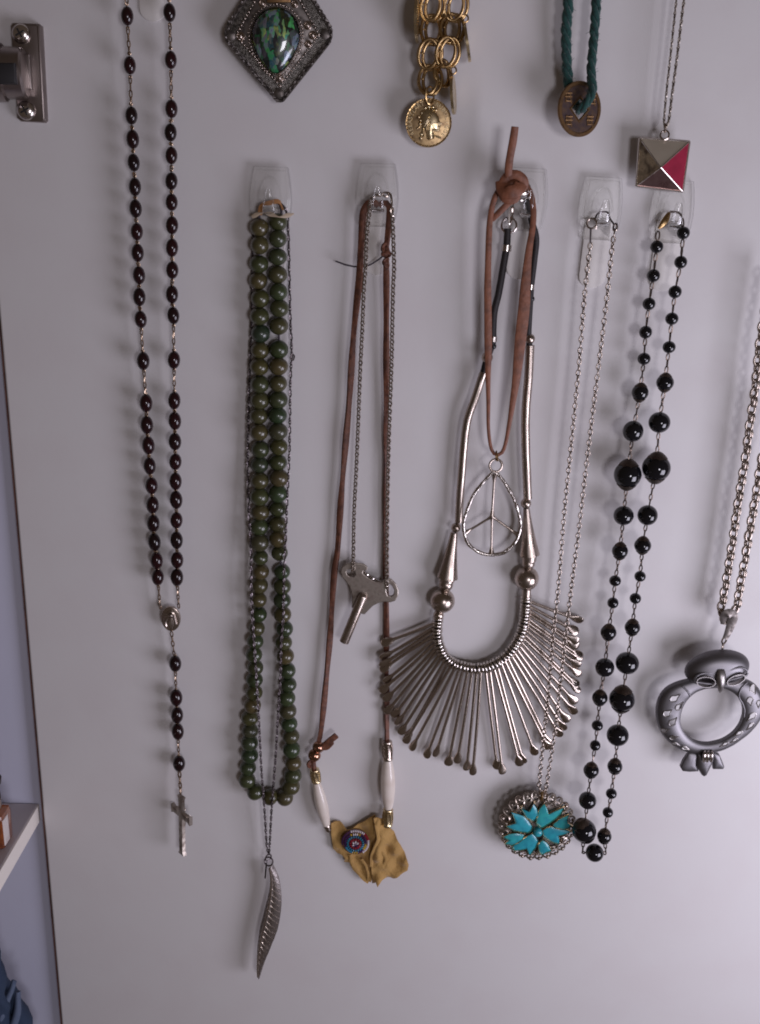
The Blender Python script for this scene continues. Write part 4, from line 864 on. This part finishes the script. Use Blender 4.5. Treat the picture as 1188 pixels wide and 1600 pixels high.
mb.sweep(cat(pp([(1139, 960, 14.5), (1138, 974, 15), (1134, 992, 14)]), .0008), [.0024, .0026, .0024, .002, .0018, .0016, .0014, .0012, .001, .001, .0009, .0008, .0008, .0008][:len(cat(pp([(1139, 960, 14.5), (1138, 974, 15), (1134, 992, 14)]), .0008))] or .002, .0006, N=OUT, n=8) if len(cat(pp([(1139, 960, 14.5), (1138, 974, 15), (1134, 992, 14)]), .0008)) <= 14 else None
mb.obj('bail', M['antique'], on)
mb = MB(); mb.link(P(1131.5, 1001, 13 * MM), (.2, 0, 1), OUT, .0044, .0030, .0005); mb.link(P(1129.5, 1011, 13 * MM), (.2, 0, 1), Vector((.9, -.5, 0)), .0044, .003, .0005); mb.link(P(1128, 1019, 13 * MM), (-.2, 0, 1), OUT, .0040, .0036, .0006); mb.obj('jump_ring', M['silver'], on)
HO = 12
ocx, ocy = 1114, 1121
OUTR = [(1026, 1114), (1029, 1094.7), (1040.7, 1077), (1058, 1068.6), (1075.6, 1064), (1097, 1060), (1120, 1058), (1142, 1060), (1159, 1062), (1174.4, 1065.7), (1188, 1077), (1195.7, 1094.7), (1197, 1110), (1190, 1125.7), (1178, 1141), (1159, 1157), (1139.5, 1169.5), (1116, 1177), (1093, 1179.5), (1071.7, 1176), (1052, 1166.4), (1036.8, 1152), (1028, 1133.5)]
INN = [(1064, 1129.6), (1066, 1114), (1071.7, 1100.5), (1081.4, 1089), (1097, 1081), (1116, 1078), (1139.5, 1080), (1153, 1089), (1161.8, 1102.5), (1163.8, 1116), (1160.8, 1129.6), (1153, 1143), (1139.5, 1154.8), (1120, 1162.6), (1100.8, 1164.5), (1083, 1158.7), (1069.8, 1145)]
def polar(l, n=96):
    a = sorted((math.atan2(-(y - ocy), x - ocx), math.hypot(x - ocx, y - ocy)) for x, y in l); out = []
    for i in range(n):
        t = -math.pi + 2 * math.pi * i / n
        for j in range(len(a)):
            a0, r0 = a[j - 1] if j else (a[-1][0] - 2 * math.pi, a[-1][1]); a1, r1 = a[j]
            if a0 <= t <= a1: break
        else: a0, r0 = a[-1]; a1, r1 = a[0][0] + 2 * math.pi, a[0][1]
        out.append(r0 + (r1 - r0) * (t - a0) / max(1e-6, a1 - a0))
    for _ in range(3): out = [(out[i - 1] + 2 * out[i] + out[(i + 1) % n]) / 4 for i in range(n)]
    return out
po, pi_ = polar(OUTR), polar(INN)
# cross-section: s across (0 outer, 1 inner), depth in metres; a hollow shell open at the back
secp = [(0, 0), (.02, 2.2), (.10, 3.9), (.25, 5.0), (.5, 5.7), (.75, 5.6), (.93, 4.9), (1, 4.1), (1, 0), (.96, 0), (.96, 3.8), (.8, 4.9), (.5, 5.1), (.27, 4.4), (.13, 3.2), (.06, 1.8), (.04, 0)]
mb = MB(); rings = []; n = 96
for i in range(n):
    t = -math.pi + 2 * math.pi * i / n; ring = []
    a = P(ocx + po[i] * math.cos(t), ocy - po[i] * math.sin(t), (HO + 2.5) * MM); b = P(ocx + pi_[i] * math.cos(t), ocy - pi_[i] * math.sin(t), (HO + 4.2) * MM); a.y = b.y = -HO * MM
    wd = min(1.0, .55 + (a - b).length / .011 * .45)
    for s0, h in secp: ring.append(a.lerp(b, s0) + OUT * h * MM * wd * .8)
    rings.append(ring)
mb.rings(rings, closed=True)
body = mb.obj('owl_body', M['owl'], on, sharp=35)
def cut(ob, cutter):
    co = cutter.obj('cutter', None); bm = bmesh.new(); bm.from_mesh(co.data); bmesh.ops.recalc_face_normals(bm, faces=bm.faces[:]); bm.to_mesh(co.data); bm.free()
    bm = bmesh.new(); bm.from_mesh(ob.data); bmesh.ops.recalc_face_normals(bm, faces=bm.faces[:]); bm.to_mesh(ob.data); bm.free()
    md = ob.modifiers.new('Boolean', 'BOOLEAN'); md.operation = 'DIFFERENCE'; md.object = co; md.solver = 'EXACT'; md.use_self = True
    bpy.context.view_layer.update(); dg = bpy.context.evaluated_depsgraph_get()
    me = bpy.data.meshes.new_from_object(ob.evaluated_get(dg)); ob.modifiers.clear(); ob.data = me
    bpy.data.objects.remove(co, do_unlink=True)
    me.polygons.foreach_set('use_smooth', [True] * len(me.polygons)); me.set_sharp_from_angle(angle=RAD(35))
o5 = lambda X, Y: (1000 + X / 5.16, 930 + Y / 5.16)
from mathutils.bvhtree import BVHTree
bvh = BVHTree.FromPolygons([v.co.copy() for v in body.data.vertices], [tuple(p.vertices) for p in body.data.polygons])
def onto(p, lift=0.):
    hit = bvh.ray_cast(p - on.location + OUT * .05, -OUT)
    return (hit[0] + on.location + OUT * lift) if hit[0] else None
cutter = MB(); rims = []
def tear(X, Y, L, W, ang):
    x, y = o5(X, Y); c = P(x, y, (HO + 5) * MM); s = S(x, y) / 5.16
    u = Vector((math.cos(ang), 0, math.sin(ang))); v = Vector((-math.sin(ang), 0, math.cos(ang))); loop = []
    for i in range(14):
        t = 2 * math.pi * i / 14; k = math.cos(t)
        loop.append(c + u * (1.05 * L * s * k) + v * (1.0 * W * s * math.sin(t) * (.62 + .38 * -k if k > 0 else 1) * (1 - .45 * max(0, k))))
    cutter.prism([p + OUT * .004 for p in loop], .016)
    cen = sum(loop, Vector()) / len(loop); rl_ = [onto(cen + (p - cen) * 1.06, .00005) for p in loop]
    if all(rl_): rims.append(rl_)
for X, Y, L, W, a in [(290, 830, 40, 26, .75), (325, 898, 38, 26, .95), (229, 952, 34, 28, .8), (272, 1022, 38, 27, .95), (211, 1098, 30, 22, .5), (280, 1152, 30, 19, .2), (298, 1214, 30, 16, -.25), (377, 1244, 30, 14, -.35),
                      (922, 772, 36, 25, -1.1), (893, 858, 34, 25, -1.3), (962, 885, 30, 18, -1.5), (902, 988, 42, 25, -2.2), (893, 1066, 36, 18, -2.2), (802, 1127, 32, 15, -2.45), (765, 1184, 30, 12, -2.5), (685, 1216, 34, 12, -2.6)]:
    tear(X, Y, L, W, a)
cut(body, cutter)
for rl_ in rims:
    mb = MB(); mb.tube(rl_, .00030, 6, closed=True); mb.obj('hole_rim', M['eyering'], body)
for pts in ([(285, 722), (345, 738), (385, 775), (404, 812), (412, 850)], [(872, 712), (822, 742), (800, 790), (806, 835), (832, 880), (846, 930), (842, 985)]):
    l = [onto(P(*o5(x, y), (HO + 4) * MM), .0001) for x, y in pts]; l = [p for p in l if p]
    if len(l) > 2: mb = MB(); cc_ = cat(l, .0008); mb.tube(cc_, .0005, 8); mb.obj('wing_edge', M['owl'], body)
# head: a hollow half shell
hc = P(*o5(620, 585), (HO + 3.0) * MM); hs = S(1120, 1040); tilt = RAD(9)
ux = Vector((math.cos(tilt), 0, math.sin(tilt))); uz = Vector((-math.sin(tilt), 0, math.cos(tilt)))
hx, hz, hy = 252 / 5.16 * hs, 156 / 5.16 * hs, .0068
def headshell(k, kd, m=40):
    R = []
    for i in range(13):
        ph = (math.pi / 2) * i / 12.4; q = math.cos(ph) ** .75; h = hy * kd * (1 - q ** 3.3) ** .6
        R.append([hc + OUT * h + (ux * (hx * k * math.cos(2 * math.pi * j / m)) + uz * (hz * k * math.sin(2 * math.pi * j / m))) * q for j in range(m)])
    return R
mb = MB(); A_, B_ = headshell(1, 1), headshell(.95, .92); mb.rings(A_[::-1] + B_); mb2 = mb
# close tips
head = MB(); nA = len(A_[0]); vv = [p for r in (A_[::-1] + B_) for p in r]; ff = []
K = len(A_) + len(B_)
for i in range(K - 1):
    for j in range(nA): ff.append((i * nA + j, i * nA + (j + 1) % nA, (i + 1) * nA + (j + 1) % nA, (i + 1) * nA + j))
ff.append(tuple(range(nA - 1, -1, -1))); ff.append(tuple((K - 1) * nA + j for j in range(nA)))
head.add(vv, ff)
ho = head.obj('owl_head', M['owl'], on, sharp=50)
cutter = MB()
def eye(X, Y, L, W, ang, hh):
    x, y = o5(X, Y); c = P(x, y, (HO + hh) * MM); s = S(x, y) / 5.16
    u = Vector((math.cos(ang), 0, math.sin(ang))); v = Vector((-math.sin(ang), 0, math.cos(ang)))
    return c, [c + u * (L * s * math.cos(2 * math.pi * i / 24)) + v * (W * s * math.sin(2 * math.pi * i / 24)) for i in range(24)]
eyes = [eye(527, 690, 66, 40, RAD(-4), 8.9), eye(768, 672, 66, 36, RAD(27), 8.9)]
for c, l in eyes: cutter.prism([p + OUT * .006 for p in l], .022)
cut(ho, cutter)
for (c, l), mt, rr0 in zip(eyes, ('bright', 'bright'), (1.10, 1.08)):
    mb = MB(); mb.sweep([c + (p - c) * rr0 + OUT * .0004 for p in l], .00038, .0016, N=OUT, n=8, closed=True); e = mb.obj('eye_ring', M['eyering'], ho)
for X, Y, L, W, a, dh in ((542, 688, 96, 66, RAD(-2), 9.2), (765, 650, 100, 62, RAD(25), 9.2)):
    c, l = eye(X, Y, L, W, a, dh); mb = MB(); mb.tube([p for p, i in zip(l, range(24)) if 0 <= i <= 13 or i > 21], .0006, 8); mb.obj('brow_ridge', M['owl'], ho)
c = [P(*o5(655, 600), (HO + 9.8) * MM), P(*o5(655, 650), (HO + 10.6) * MM), P(*o5(652, 705), (HO + 10.6) * MM), P(*o5(648, 755), (HO + 9.6) * MM), P(*o5(647, 786), (HO + 8.5) * MM)]
mb = MB(); cc_ = cat(c, .0006); k = len(cc_); mb.sweep(cc_, [.0026 * math.sin(math.pi * (.16 + .84 * i / (k - 1))) ** .8 * (1 - .45 * i / (k - 1)) + .0003 for i in range(k)], [.0018 * math.sin(math.pi * (.05 + .95 * i / (k - 1))) ** .9 + .0003 for i in range(k)], N=OUT, n=12); mb.obj('beak', M['eyering'], ho, sharp=80)
def slab(pts, h, th, name, mt='owl'):
    W = [P(*o5(*p), h * MM) for p in pts]; c = sum(W, Vector()) / len(W); mb = MB()
    dense = []
    for i in range(len(W)): dense += [W[i].lerp(W[(i + 1) % len(W)], k / 3) for k in range(3)]
    mb.dome(dense, c, th, .0016, k=(1, .95, .8, .5, .2)); return mb.obj(name, M[mt], on, sharp=45)
slab([(395, 1268), (350, 1330), (325, 1385), (345, 1418), (400, 1424), (472, 1420), (468, 1340), (470, 1275)], HO + 1, .0012, 'tail_feather')
slab([(590, 1265), (640, 1282), (662, 1330), (682, 1385), (672, 1402), (590, 1402), (585, 1330)], HO + 1, .0012, 'tail_feather')
slab([(462, 1272), (600, 1272), (592, 1330), (560, 1400), (535, 1450), (515, 1460), (498, 1448), (455, 1380)], HO + 2, .0022, 'tail_feather')
for X in (518, 546, 577):
    mb = MB(); mb.tube(cat(pp([o5(X + 6, 1258) + (HO + 4,), o5(X + 3, 1280) + (HO + 5.5,), o5(X, 1310) + (HO + 5.6,), o5(X - 3, 1338) + (HO + 4.4,)]), .0006), .00085, 8); mb.obj('talon', M['bright'], on)

# ================================================================== pyramid pendant
yn = thing('pyramid_necklace', 'fine silver chain with a square pyramid pendant of gold and red facets', 'necklace', P(1068, -60, 9 * MM))
mb = MB()
chain(mb, pp([(1063, -60, 11), (1056.7, 3, 11), (1047, 95, 11), (1041, 150, 11), (1038, 188, 11), (1039, 198, 11)]), .00115, .0021, .0014, .0003, 'rope', 8, 4)
chain(mb, pp([(1078, -60, 11), (1068.5, 3, 11), (1058, 90, 11), (1050, 150, 11), (1045.6, 186, 11), (1041, 198, 11)]), .00115, .0022, .0016, .00034, 'rope', 8, 4)
mb.obj('chain', M['nickel'], yn, kind='stuff')
mb = MB(); mb.link(P(1040, 200, 11 * MM), (0, 0, 1), Vector((.9, -.5, 0)), .0042, .0022, .0005); mb.ring(P(1038.8, 211, 10.5 * MM), OUT, .0019, .0004, 16, 6); mb.obj('jump_ring', M['silver'], yn)
TLc, TRc, BRc, BLc = [P(x, y, 9 * MM) for x, y in ((999.6, 215.3), (1077.8, 221), (1067, 299.4), (994.4, 290.6))]; ap = P(1032.7, 261.6, 17.5 * MM)
mb = MB(); mb.prism([TLc, TRc, BRc, BLc], .0022, .0002); mb.obj('base', M['silver'], yn, sharp=30)
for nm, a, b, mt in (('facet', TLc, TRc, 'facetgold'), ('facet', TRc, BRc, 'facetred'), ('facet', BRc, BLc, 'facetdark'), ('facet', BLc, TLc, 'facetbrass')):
    cen = (a + b + ap) / 3; nrm = (b - a).cross(ap - a).normalized()
    if nrm.dot(OUT) < 0: nrm = -nrm
    up = OUT * .00005
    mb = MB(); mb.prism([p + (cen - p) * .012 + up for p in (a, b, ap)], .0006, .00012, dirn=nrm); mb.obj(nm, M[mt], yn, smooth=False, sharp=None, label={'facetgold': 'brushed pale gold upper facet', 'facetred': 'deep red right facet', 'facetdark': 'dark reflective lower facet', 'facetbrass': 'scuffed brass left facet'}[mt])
mb = MB()
for p in (TLc, TRc, BRc, BLc): mb.tube([p, p.lerp(ap, .5), ap + OUT * .0001], .0003, 6)
for a, b in ((TLc, TRc), (TRc, BRc), (BRc, BLc), (BLc, TLc)): mb.tube([a, b], .0005, 6)
mb.obj('edge_ridges', M['bright'], yn)

# ================================================================== abalone pendant at the top
an = thing('abalone_pendant', 'ornate antique silver kite shaped pendant with a green abalone stone', 'pendant', P(436, -62, 6 * MM))
a6 = lambda X, Y: (340 + X / 6.25, Y / 6.25)
def rounded(pts, r, n=6):
    out = []
    for i, p in enumerate(pts):
        p = Vector((*p, 0)); a = Vector((*pts[i - 1], 0)) - p; b = Vector((*pts[(i + 1) % len(pts)], 0)) - p
        ra = min(r[i] if isinstance(r, (list, tuple)) else r, a.length * .45, b.length * .45); A_, B_ = p + a.normalized() * ra, p + b.normalized() * ra
        for k in range(n + 1):
            t = k / n; q = A_ * (1 - t) ** 2 + p * 2 * t * (1 - t) + B_ * t ** 2; out.append((q.x, q.y))
    return out
kite = rounded([a6(30, 340), a6(610, 1030), a6(1160, 340), a6(800, -250), a6(400, -250)], [22, 14, 22, 14, 14])
mb = MB(); mb.prism(pp(kite, 8), .003, .0006); pl_ = mb.obj('plate', M['weave'], an, sharp=35)
def rope(loop, h, r, R, turns, name, mt, root=an, strands=2):
    c = cat(pp(loop + loop[:1], h), .0006)[:-1]; n = len(c); mb = MB(); cen = sum(c, Vector()) / n
    for s0 in range(strands):
        pts = []
        for i in range(n):
            t = (c[(i + 1) % n] - c[i - 1]).normalized(); nn = OUT; sd = t.cross(nn); a = 2 * math.pi * (turns * i / n + s0 / strands)
            pts.append(c[i] + sd * (R * math.cos(a)) + nn * (R * math.sin(a)))
        mb.tube(pts, r, 6, closed=True)
    return mb.obj(name, M[mt], root)
def scaled(l, k):
    cx = sum(p[0] for p in l) / len(l); cy = sum(p[1] for p in l) / len(l); return [(cx + (x - cx) * k, cy + (y - cy) * k) for x, y in l]
rope(scaled(kite, .985), 8.2, .00042, .0004, 95, 'rope_border', 'antique')
rope(scaled(kite, .945), 8.3, .00034, .0003, 100, 'rope_border', 'antique')
ik = rounded([a6(180, 345), a6(610, 840), a6(995, 340), a6(770, -60), a6(400, -60)], [6, 5, 6, 6, 6])
def granules(loop, h, r, gap, name, mt='silver'):
    c = cat(pp(loop + loop[:1], h), gap)[:-1]; mb = MB()
    for p in c: mb.ball(p, r * random.uniform(.88, 1.08), 8, 6)
    return mb.obj(name, M[mt], an, kind='stuff')
mb = MB(); mb.prism(pp(scaled(ik, .97), 8.5), .0012, .0003); mb.obj('inner_plate', M['antique'], an, sharp=35)
granules(ik, 8.8, .00056, .00155, 'granules')
egg = []
for i in range(40):
    t = 2 * math.pi * i / 40; sn = math.sin(t); x = 238 * math.cos(t) * (1 - .34 * max(0, sn) ** 1.6); y = 350 + (375 if sn > 0 else 275) * sn
    egg.append(a6(570 + x, y))
granules(scaled(egg, 1.11)[:], 8.9, .0005, .0014, 'granules')
mb = MB(); W = pp(egg, 9); cen = P(*a6(570, 375), 9 * MM); mb.dome([cen + (p - cen) * .97 for p in W], cen, .0042, .001, k=(1, .985, .95, .88, .78, .64, .48, .3, .12)); mb.obj('abalone_stone', M['abalone'], an)
mb = MB(); mb.sweep(W, .00035, .001, N=OUT, n=6, closed=True); mb.obj('bezel', M['silver'], an)
for X, Y, r in ((225, 357, 34), (607, 762, 34), (880, 250, 34), (930, 345, 34), (885, 430, 30), (755, 42, 30), (440, 36, 30)):
    x, y = a6(X, Y); mb = MB(); c = P(x, y, 8.6 * MM); s = S(x, y) / 6.25; mb.ball(c, r * s * .8, 12, 8); mb.ring(c, OUT, r * s, .00035, 18, 6); mb.obj('dome_stud', M['silver'], an)
for X, Y in ((130, 345), (1052, 335), (603, 912)):
    x, y = a6(X, Y); mb = MB(); c = P(x, y, 8.3 * MM); s = S(x, y) / 6.25; mb.lathe([(46 * s, -.0004), (46 * s, .0002), (40 * s, .0004), (1e-6, .0004)], c, OUT, 22); mb.obj('corner_disc', M['antique'], an, sharp=40)
mb = MB(); mb.prism([P(*a6(470, -70), 9.4 * MM), P(*a6(720, -70), 9.4 * MM), P(*a6(715, 22), 9.4 * MM), P(*a6(480, 26), 9.4 * MM)], .0014, .0004); mb.obj('top_bar', M['bronze'], an, sharp=35)
mb = MB(); mb.ring(P(436, -56, 8 * MM), Vector((.9, -.4, 0)), .004, .0008, 18, 8); mb.obj('bail', M['antique'], an)

# ================================================================== gold double-link chain with coin charms
gc = thing('coin_charm_chain', 'gold double link chain ending in a coin charm', 'necklace', P(700, -70, 7 * MM))
mb = MB()
for dx in (-.00095, .00095): mb.ring((dx, 0, 0), (math.sin(.25), math.cos(.25), 0), .0040, .00078, 26, 8, tdir=(0, 0, 1), Rt=.0058)
mb.tube([(-.0042, 0, 0), (-.0026, .0002, 0)], .0003, 5)
dl = mb.mesh('double_link', M['gold'])
for i, (x, y, a, h, s) in enumerate([(681, -28, .1, 8, 1), (716, -28, -.1, 8, 1), (676.6, 9.4, .15, 10, 1), (713, 9.4, .05, 10, 1), (676.6, 47, -.05, 8, 1.02), (707, 45, .12, 9, 1.02), (672.5, 85, .1, 10, 1.02), (700, 82, .05, 11, 1.02), (672.6, 125, .05, 9, 1.02), (692, 114, -.2, 6.5, .95)]):
    q = Quaternion((0, 1, 0), a * .5 + .05) @ Quaternion((0, 0, 1), (.28 if i % 2 else .18) * (1 if i < 9 else 3)) @ Quaternion((1, 0, 0), .25 if (i // 2) % 2 else -.15)
    place('link', dl, gc, P(x, y, h * MM), q, s)
for x0, y0, x1, y1 in ((686, 22, 704, 24), (685, 62, 700, 62), (683, 100, 694, 98)):
    mb = MB(); mb.ring((P(x0, y0, 9 * MM) + P(x1, y1, 9 * MM)) / 2, Vector((0, -.5, .9)), .0020, .0006, 16, 6); mb.obj('connecting_ring', M['gold'], gc)
mb = MB(); mb.ring(P(672, 149, 10.5 * MM), Vector((.5, -.8, 0)), .0021, .00042, 16, 6, tdir=(0, 0, 1), Rt=.0036); mb.obj('jump_ring', M['gold'], gc)
cc0 = P(670, 192, 9 * MM); cs = S(670, 192); CR = 35.4 * cs
cN = (OUT + Vector((.02, 0, .0))).normalized()
mb = MB(); mb.lathe([(CR * .98, -.0014), (CR, -.0012), (CR, .0002), (CR * .985, .00045), (CR * .95, .0004), (CR * .93, 0), (1e-6, .0)], cc0, OUT, 56)
coin = mb.obj('coin_charm', M['gold'], gc, sharp=30)
mb = MB(); mb.lathe([(CR * .915, .00004), (CR * .9, .00008), (1e-6, .00008)], cc0, OUT, 48); mb.obj('coin_field', M['goldfield'], coin)
t6 = lambda X, Y, h: P(630 + X / 14.85, 145 + Y / 14.85, 9 * MM) + OUT * h
mb = MB()
fp = [(560, 450), (640, 420), (720, 430), (790, 500), (830, 560), (845, 640), (870, 690), (900, 720), (870, 745), (875, 790), (850, 830), (845, 880), (800, 905), (740, 900), (700, 930), (705, 1040), (640, 1090), (560, 1080), (545, 960), (500, 860), (470, 760), (450, 640), (480, 520)]
W = [t6(x, y, .0001) for x, y in fp]; cen = t6(640, 720, .0001); mb.dome(W, cen, .0009, .0004, k=(1, .95, .85, .65, .4, .15)); mb.obj('coin_head', M['palegold'], coin, sharp=60)
mb = MB(); hr_ = random.Random(2)
for i in range(34):
    t = RAD(70 + i * 6.2); R0, R1 = hr_.uniform(.2, .55), hr_.uniform(.9, 1.22)
    X0, Y0 = 620 + 150 * R0 * math.cos(t), 600 - 190 * R0 * math.sin(t); X1, Y1 = 610 + 205 * R1 * math.cos(t - .12), 610 - 255 * R1 * math.sin(t - .12)
    mb.tube([t6(X0, Y0, .0011), t6((X0 + X1) / 2 + hr_.uniform(-18, 18), (Y0 + Y1) / 2, .0010), t6(X1, Y1, .0003)], [.0005, .00055, .00025], 6)
for X, Y in ((360, 560), (400, 640), (520, 350), (600, 330), (690, 330), (760, 400), (430, 470), (390, 720), (420, 960), (410, 1050)): mb.ball(t6(X, Y, .0003), .0008, 8, 6)
for pts in ([(400, 700), (380, 790), (310, 830)], [(520, 780), (560, 900), (570, 1060)], [(480, 800), (440, 900), (470, 1020)], [(700, 960), (800, 1020), (880, 1050)], [(600, 960), (620, 1050), (600, 1100)], [(690, 930), (700, 1000), (700, 1070)]):
    mb.tube([t6(x, y, .0004) for x, y in pts], .00045, 6)
mb.tube([t6(800, 690, .0007), t6(850, 700, .0006), t6(890, 722, .0003)], .0004, 6); mb.ball(t6(820, 790, .0004), .0006, 8, 6); mb.tube([t6(690, 860, .0006), t6(760, 880, .0006), t6(830, 870, .0003)], .0005, 6)
mb.obj('coin_relief', M['palegold'], coin)
def letters(root, text, cen, rad, a0, a1, size, ext, mt, name='lettering'):
    mb = MB(); dg = bpy.context.evaluated_depsgraph_get()
    for i, ch in enumerate(text):
        if ch == ' ': continue
        cu = bpy.data.curves.new('letter', 'FONT'); cu.body = ch; cu.size = size; cu.extrude = ext; cu.align_x = 'CENTER'; cu.align_y = 'CENTER'; cu.resolution_u = 2
        ob = bpy.data.objects.new('letter', cu); COL.objects.link(ob); bpy.context.view_layer.update()
        me = bpy.data.meshes.new_from_object(ob.evaluated_get(bpy.context.evaluated_depsgraph_get()))
        a = a0 + (a1 - a0) * i / max(1, len(text) - 1); d = Vector((math.cos(a), 0, math.sin(a))); t = Vector((math.sin(a), 0, -math.cos(a)))
        mb.add([cen + d * rad + t * v.co.x + d * v.co.y + OUT * (v.co.z + ext) for v in me.vertices], [tuple(p.vertices) for p in me.polygons])
        bpy.data.objects.remove(ob); bpy.data.curves.remove(cu); bpy.data.meshes.remove(me)
    return mb.obj(name, M[mt], root, smooth=False, sharp=None)
letters(coin, 'REEASTLART', cc0, CR * .81, RAD(212), RAD(112), CR * .26, .00028, 'palegold')
letters(coin, 'AUBULIGGE', cc0, CR * .81, RAD(66), RAD(-36), CR * .24, .00028, 'palegold')
mb = MB()
for i in range(40):
    a = 2 * math.pi * i / 40
    if i % 4 != 3: mb.ball(cc0 + Vector((math.cos(a), 0, math.sin(a))) * CR * .955 + OUT * .0003, .00042, 6, 4)
mb.obj('rim_beading', M['palegold'], coin, kind='stuff')
def edgecoin(x, y, y0, y1, yaw, h, ln=0):
    a, b = P(x, y0, h * MM), P(x + ln, y1, h * MM); c = (a + b) / 2; R = (a - b).length / 2
    ax = Vector((math.cos(yaw), math.sin(yaw), (b.x - a.x) / max(1e-6, (a.z - b.z)) * .9)).normalized()
    mb = MB(); mb.lathe([(1e-6, -.0005), (R * .92, -.0005), (R, -.0006), (R, .0006), (R * .92, .0005), (1e-6, .0005)], c, ax, 32); mb.obj('edge_on_coin', M['palegold'], gc, sharp=35)
edgecoin(707, 147, 118, 179, RAD(-9.5), 9.5, 3); edgecoin(725, 65, 34, 97, RAD(-5), 9, 10); edgecoin(655, 30, -12, 68, RAD(-9), 9, -2)
for x, y in ((708, 110), (726.5, 29)):
    mb = MB(); mb.ring(P(x, y, 9.5 * MM), OUT, .0015, .0004, 14, 6); mb.obj('jump_ring', M['gold'], gc)

# ================================================================== bronze coin on a green braided cord
bn = thing('coin_cord_necklace', 'round bronze coin with a square hole on a green braided yarn cord', 'necklace', P(910, -60, 9 * MM))
pts = pp([(891, -60, 9), (888.3, 3, 9), (885, 50, 9), (886.3, 102, 9), (889.8, 138, 9), (897, 156, 8.5), (904, 168, 9.5), (906.5, 171.5, 12), (911, 168, 15), (916, 161, 15.5), (923, 150, 15), (925.5, 136, 13.5), (923.8, 111, 12), (928, 58, 11), (932, 3, 11), (935, -60, 11)])
c = cat(pts, .0009); n = len(c); yr = random.Random(4)
for s0 in range(3):
    path = []; t0 = Vector((0, 0, -1)); nn = OUT
    for i in range(n):
        t = (c[min(i + 1, n - 1)] - c[max(i - 1, 0)]).normalized(); nn = (nn - t * nn.dot(t)).normalized(); sd = t.cross(nn); a = i * .36 + s0 * 2.094
        path.append(c[i] + sd * (.0011 * math.cos(a)) + nn * (.0009 * math.sin(a)))
    mb = MB(); mb.tube(path, [.00125 + yr.uniform(-.00018, .00018) for _ in path], 8); mb.obj('strand', M['yarn'], bn)
mb = MB()
for i in range(0, n, 1):
    if yr.random() < .75:
        d = Vector((yr.uniform(-1, 1), yr.uniform(-1, .2), yr.uniform(-.8, .8))).normalized(); p = c[i] + d * .0018
        mb.tube([p, p + d * .0009 + Vector((0, 0, yr.uniform(-.0005, .0005))), p + d * .0015 + Vector((yr.uniform(-.0006, .0006), 0, yr.uniform(-.0006, .0006)))], .00009, 4)
mb.obj('yarn_fuzz', M['yarn'], bn, kind='stuff')
kc_ = P(906, 170.5, 11 * MM); ks = S(906, 170.5); BR_ = 40 * ks
yw = RAD(27); ax = Vector((math.sin(yw), -math.cos(yw), .03)).normalized(); bx = Vector((math.cos(yw), math.sin(yw), 0)).normalized(); bz = bx.cross(ax); bz = bz if bz.z > 0 else -bz
cq = lambda r, a, h=0: kc_ + bx * (r * math.cos(a)) + bz * (r * math.sin(a)) + ax * h
nseg = 48; sq = BR_ * .30
def sqp(i, k=1):
    a = 2 * math.pi * i / nseg; # diamond
    ca, sa = math.cos(a), math.sin(a); r = sq * 1.35 * k / (abs(ca) + abs(sa)); return r
mb = MB(); ring_defs = [(lambda i: BR_ * .985, .00045), (lambda i: BR_ * .87, .00045), (lambda i: BR_ * .85, .0001), (lambda i: sqp(i, 1.2), .0001), (lambda i: sqp(i, 1.15), .0004), (lambda i: sqp(i), .0004), (lambda i: sqp(i), -.0009), (lambda i: BR_ * .985, -.0009), (lambda i: BR_, -.0006), (lambda i: BR_, .0002)]
R = [[cq(f(i), 2 * math.pi * i / nseg, h) for i in range(nseg)] for f, h in ring_defs]
mb.rings(R, closed=True); bc_ = mb.obj('coin', M['bronze'], bn, sharp=30)
mb = MB(); R = [[cq(f(i), 2 * math.pi * i / nseg, .00014) for i in range(nseg)] for f in (lambda i: BR_ * .84, lambda i: sqp(i, 1.25))]; mb.rings(R, cap=False); mb.obj('coin_field', M['bronzedark'], bc_)
mb = MB(); u = BR_ / 40
def stroke(a, b, c_=None, r=.00036):
    L_ = [kc_ + bx * (x * u) + bz * (y * u) + ax * .0003 for x, y in ([a, b] if c_ is None else [a, b, c_])]; mb.tube(L_, r, 6)
for (x0, y0) in ((-23, 15), (-20, -18), (20, -16), (22, 14)):
    v = yr.random() * .6
    stroke((x0 - 6, y0 + 6), (x0 + 6, y0 + 6.5)); stroke((x0 - 6.5, y0 + 1), (x0 + 6, y0 + 1.5)); stroke((x0 - 5, y0 - 5), (x0 + 6.5, y0 - 4.5)); stroke((x0 - 4, y0 + 8), (x0 - 4.5, y0 - 7)); stroke((x0 + 3, y0 + 8), (x0 + 3.5 + v, y0 - 2), (x0 + 6, y0 - 8)); stroke((x0 - .5, y0 + 4), (x0 - 1, y0 - 2))
mb.obj('coin_characters', M['bronze'], bc_)
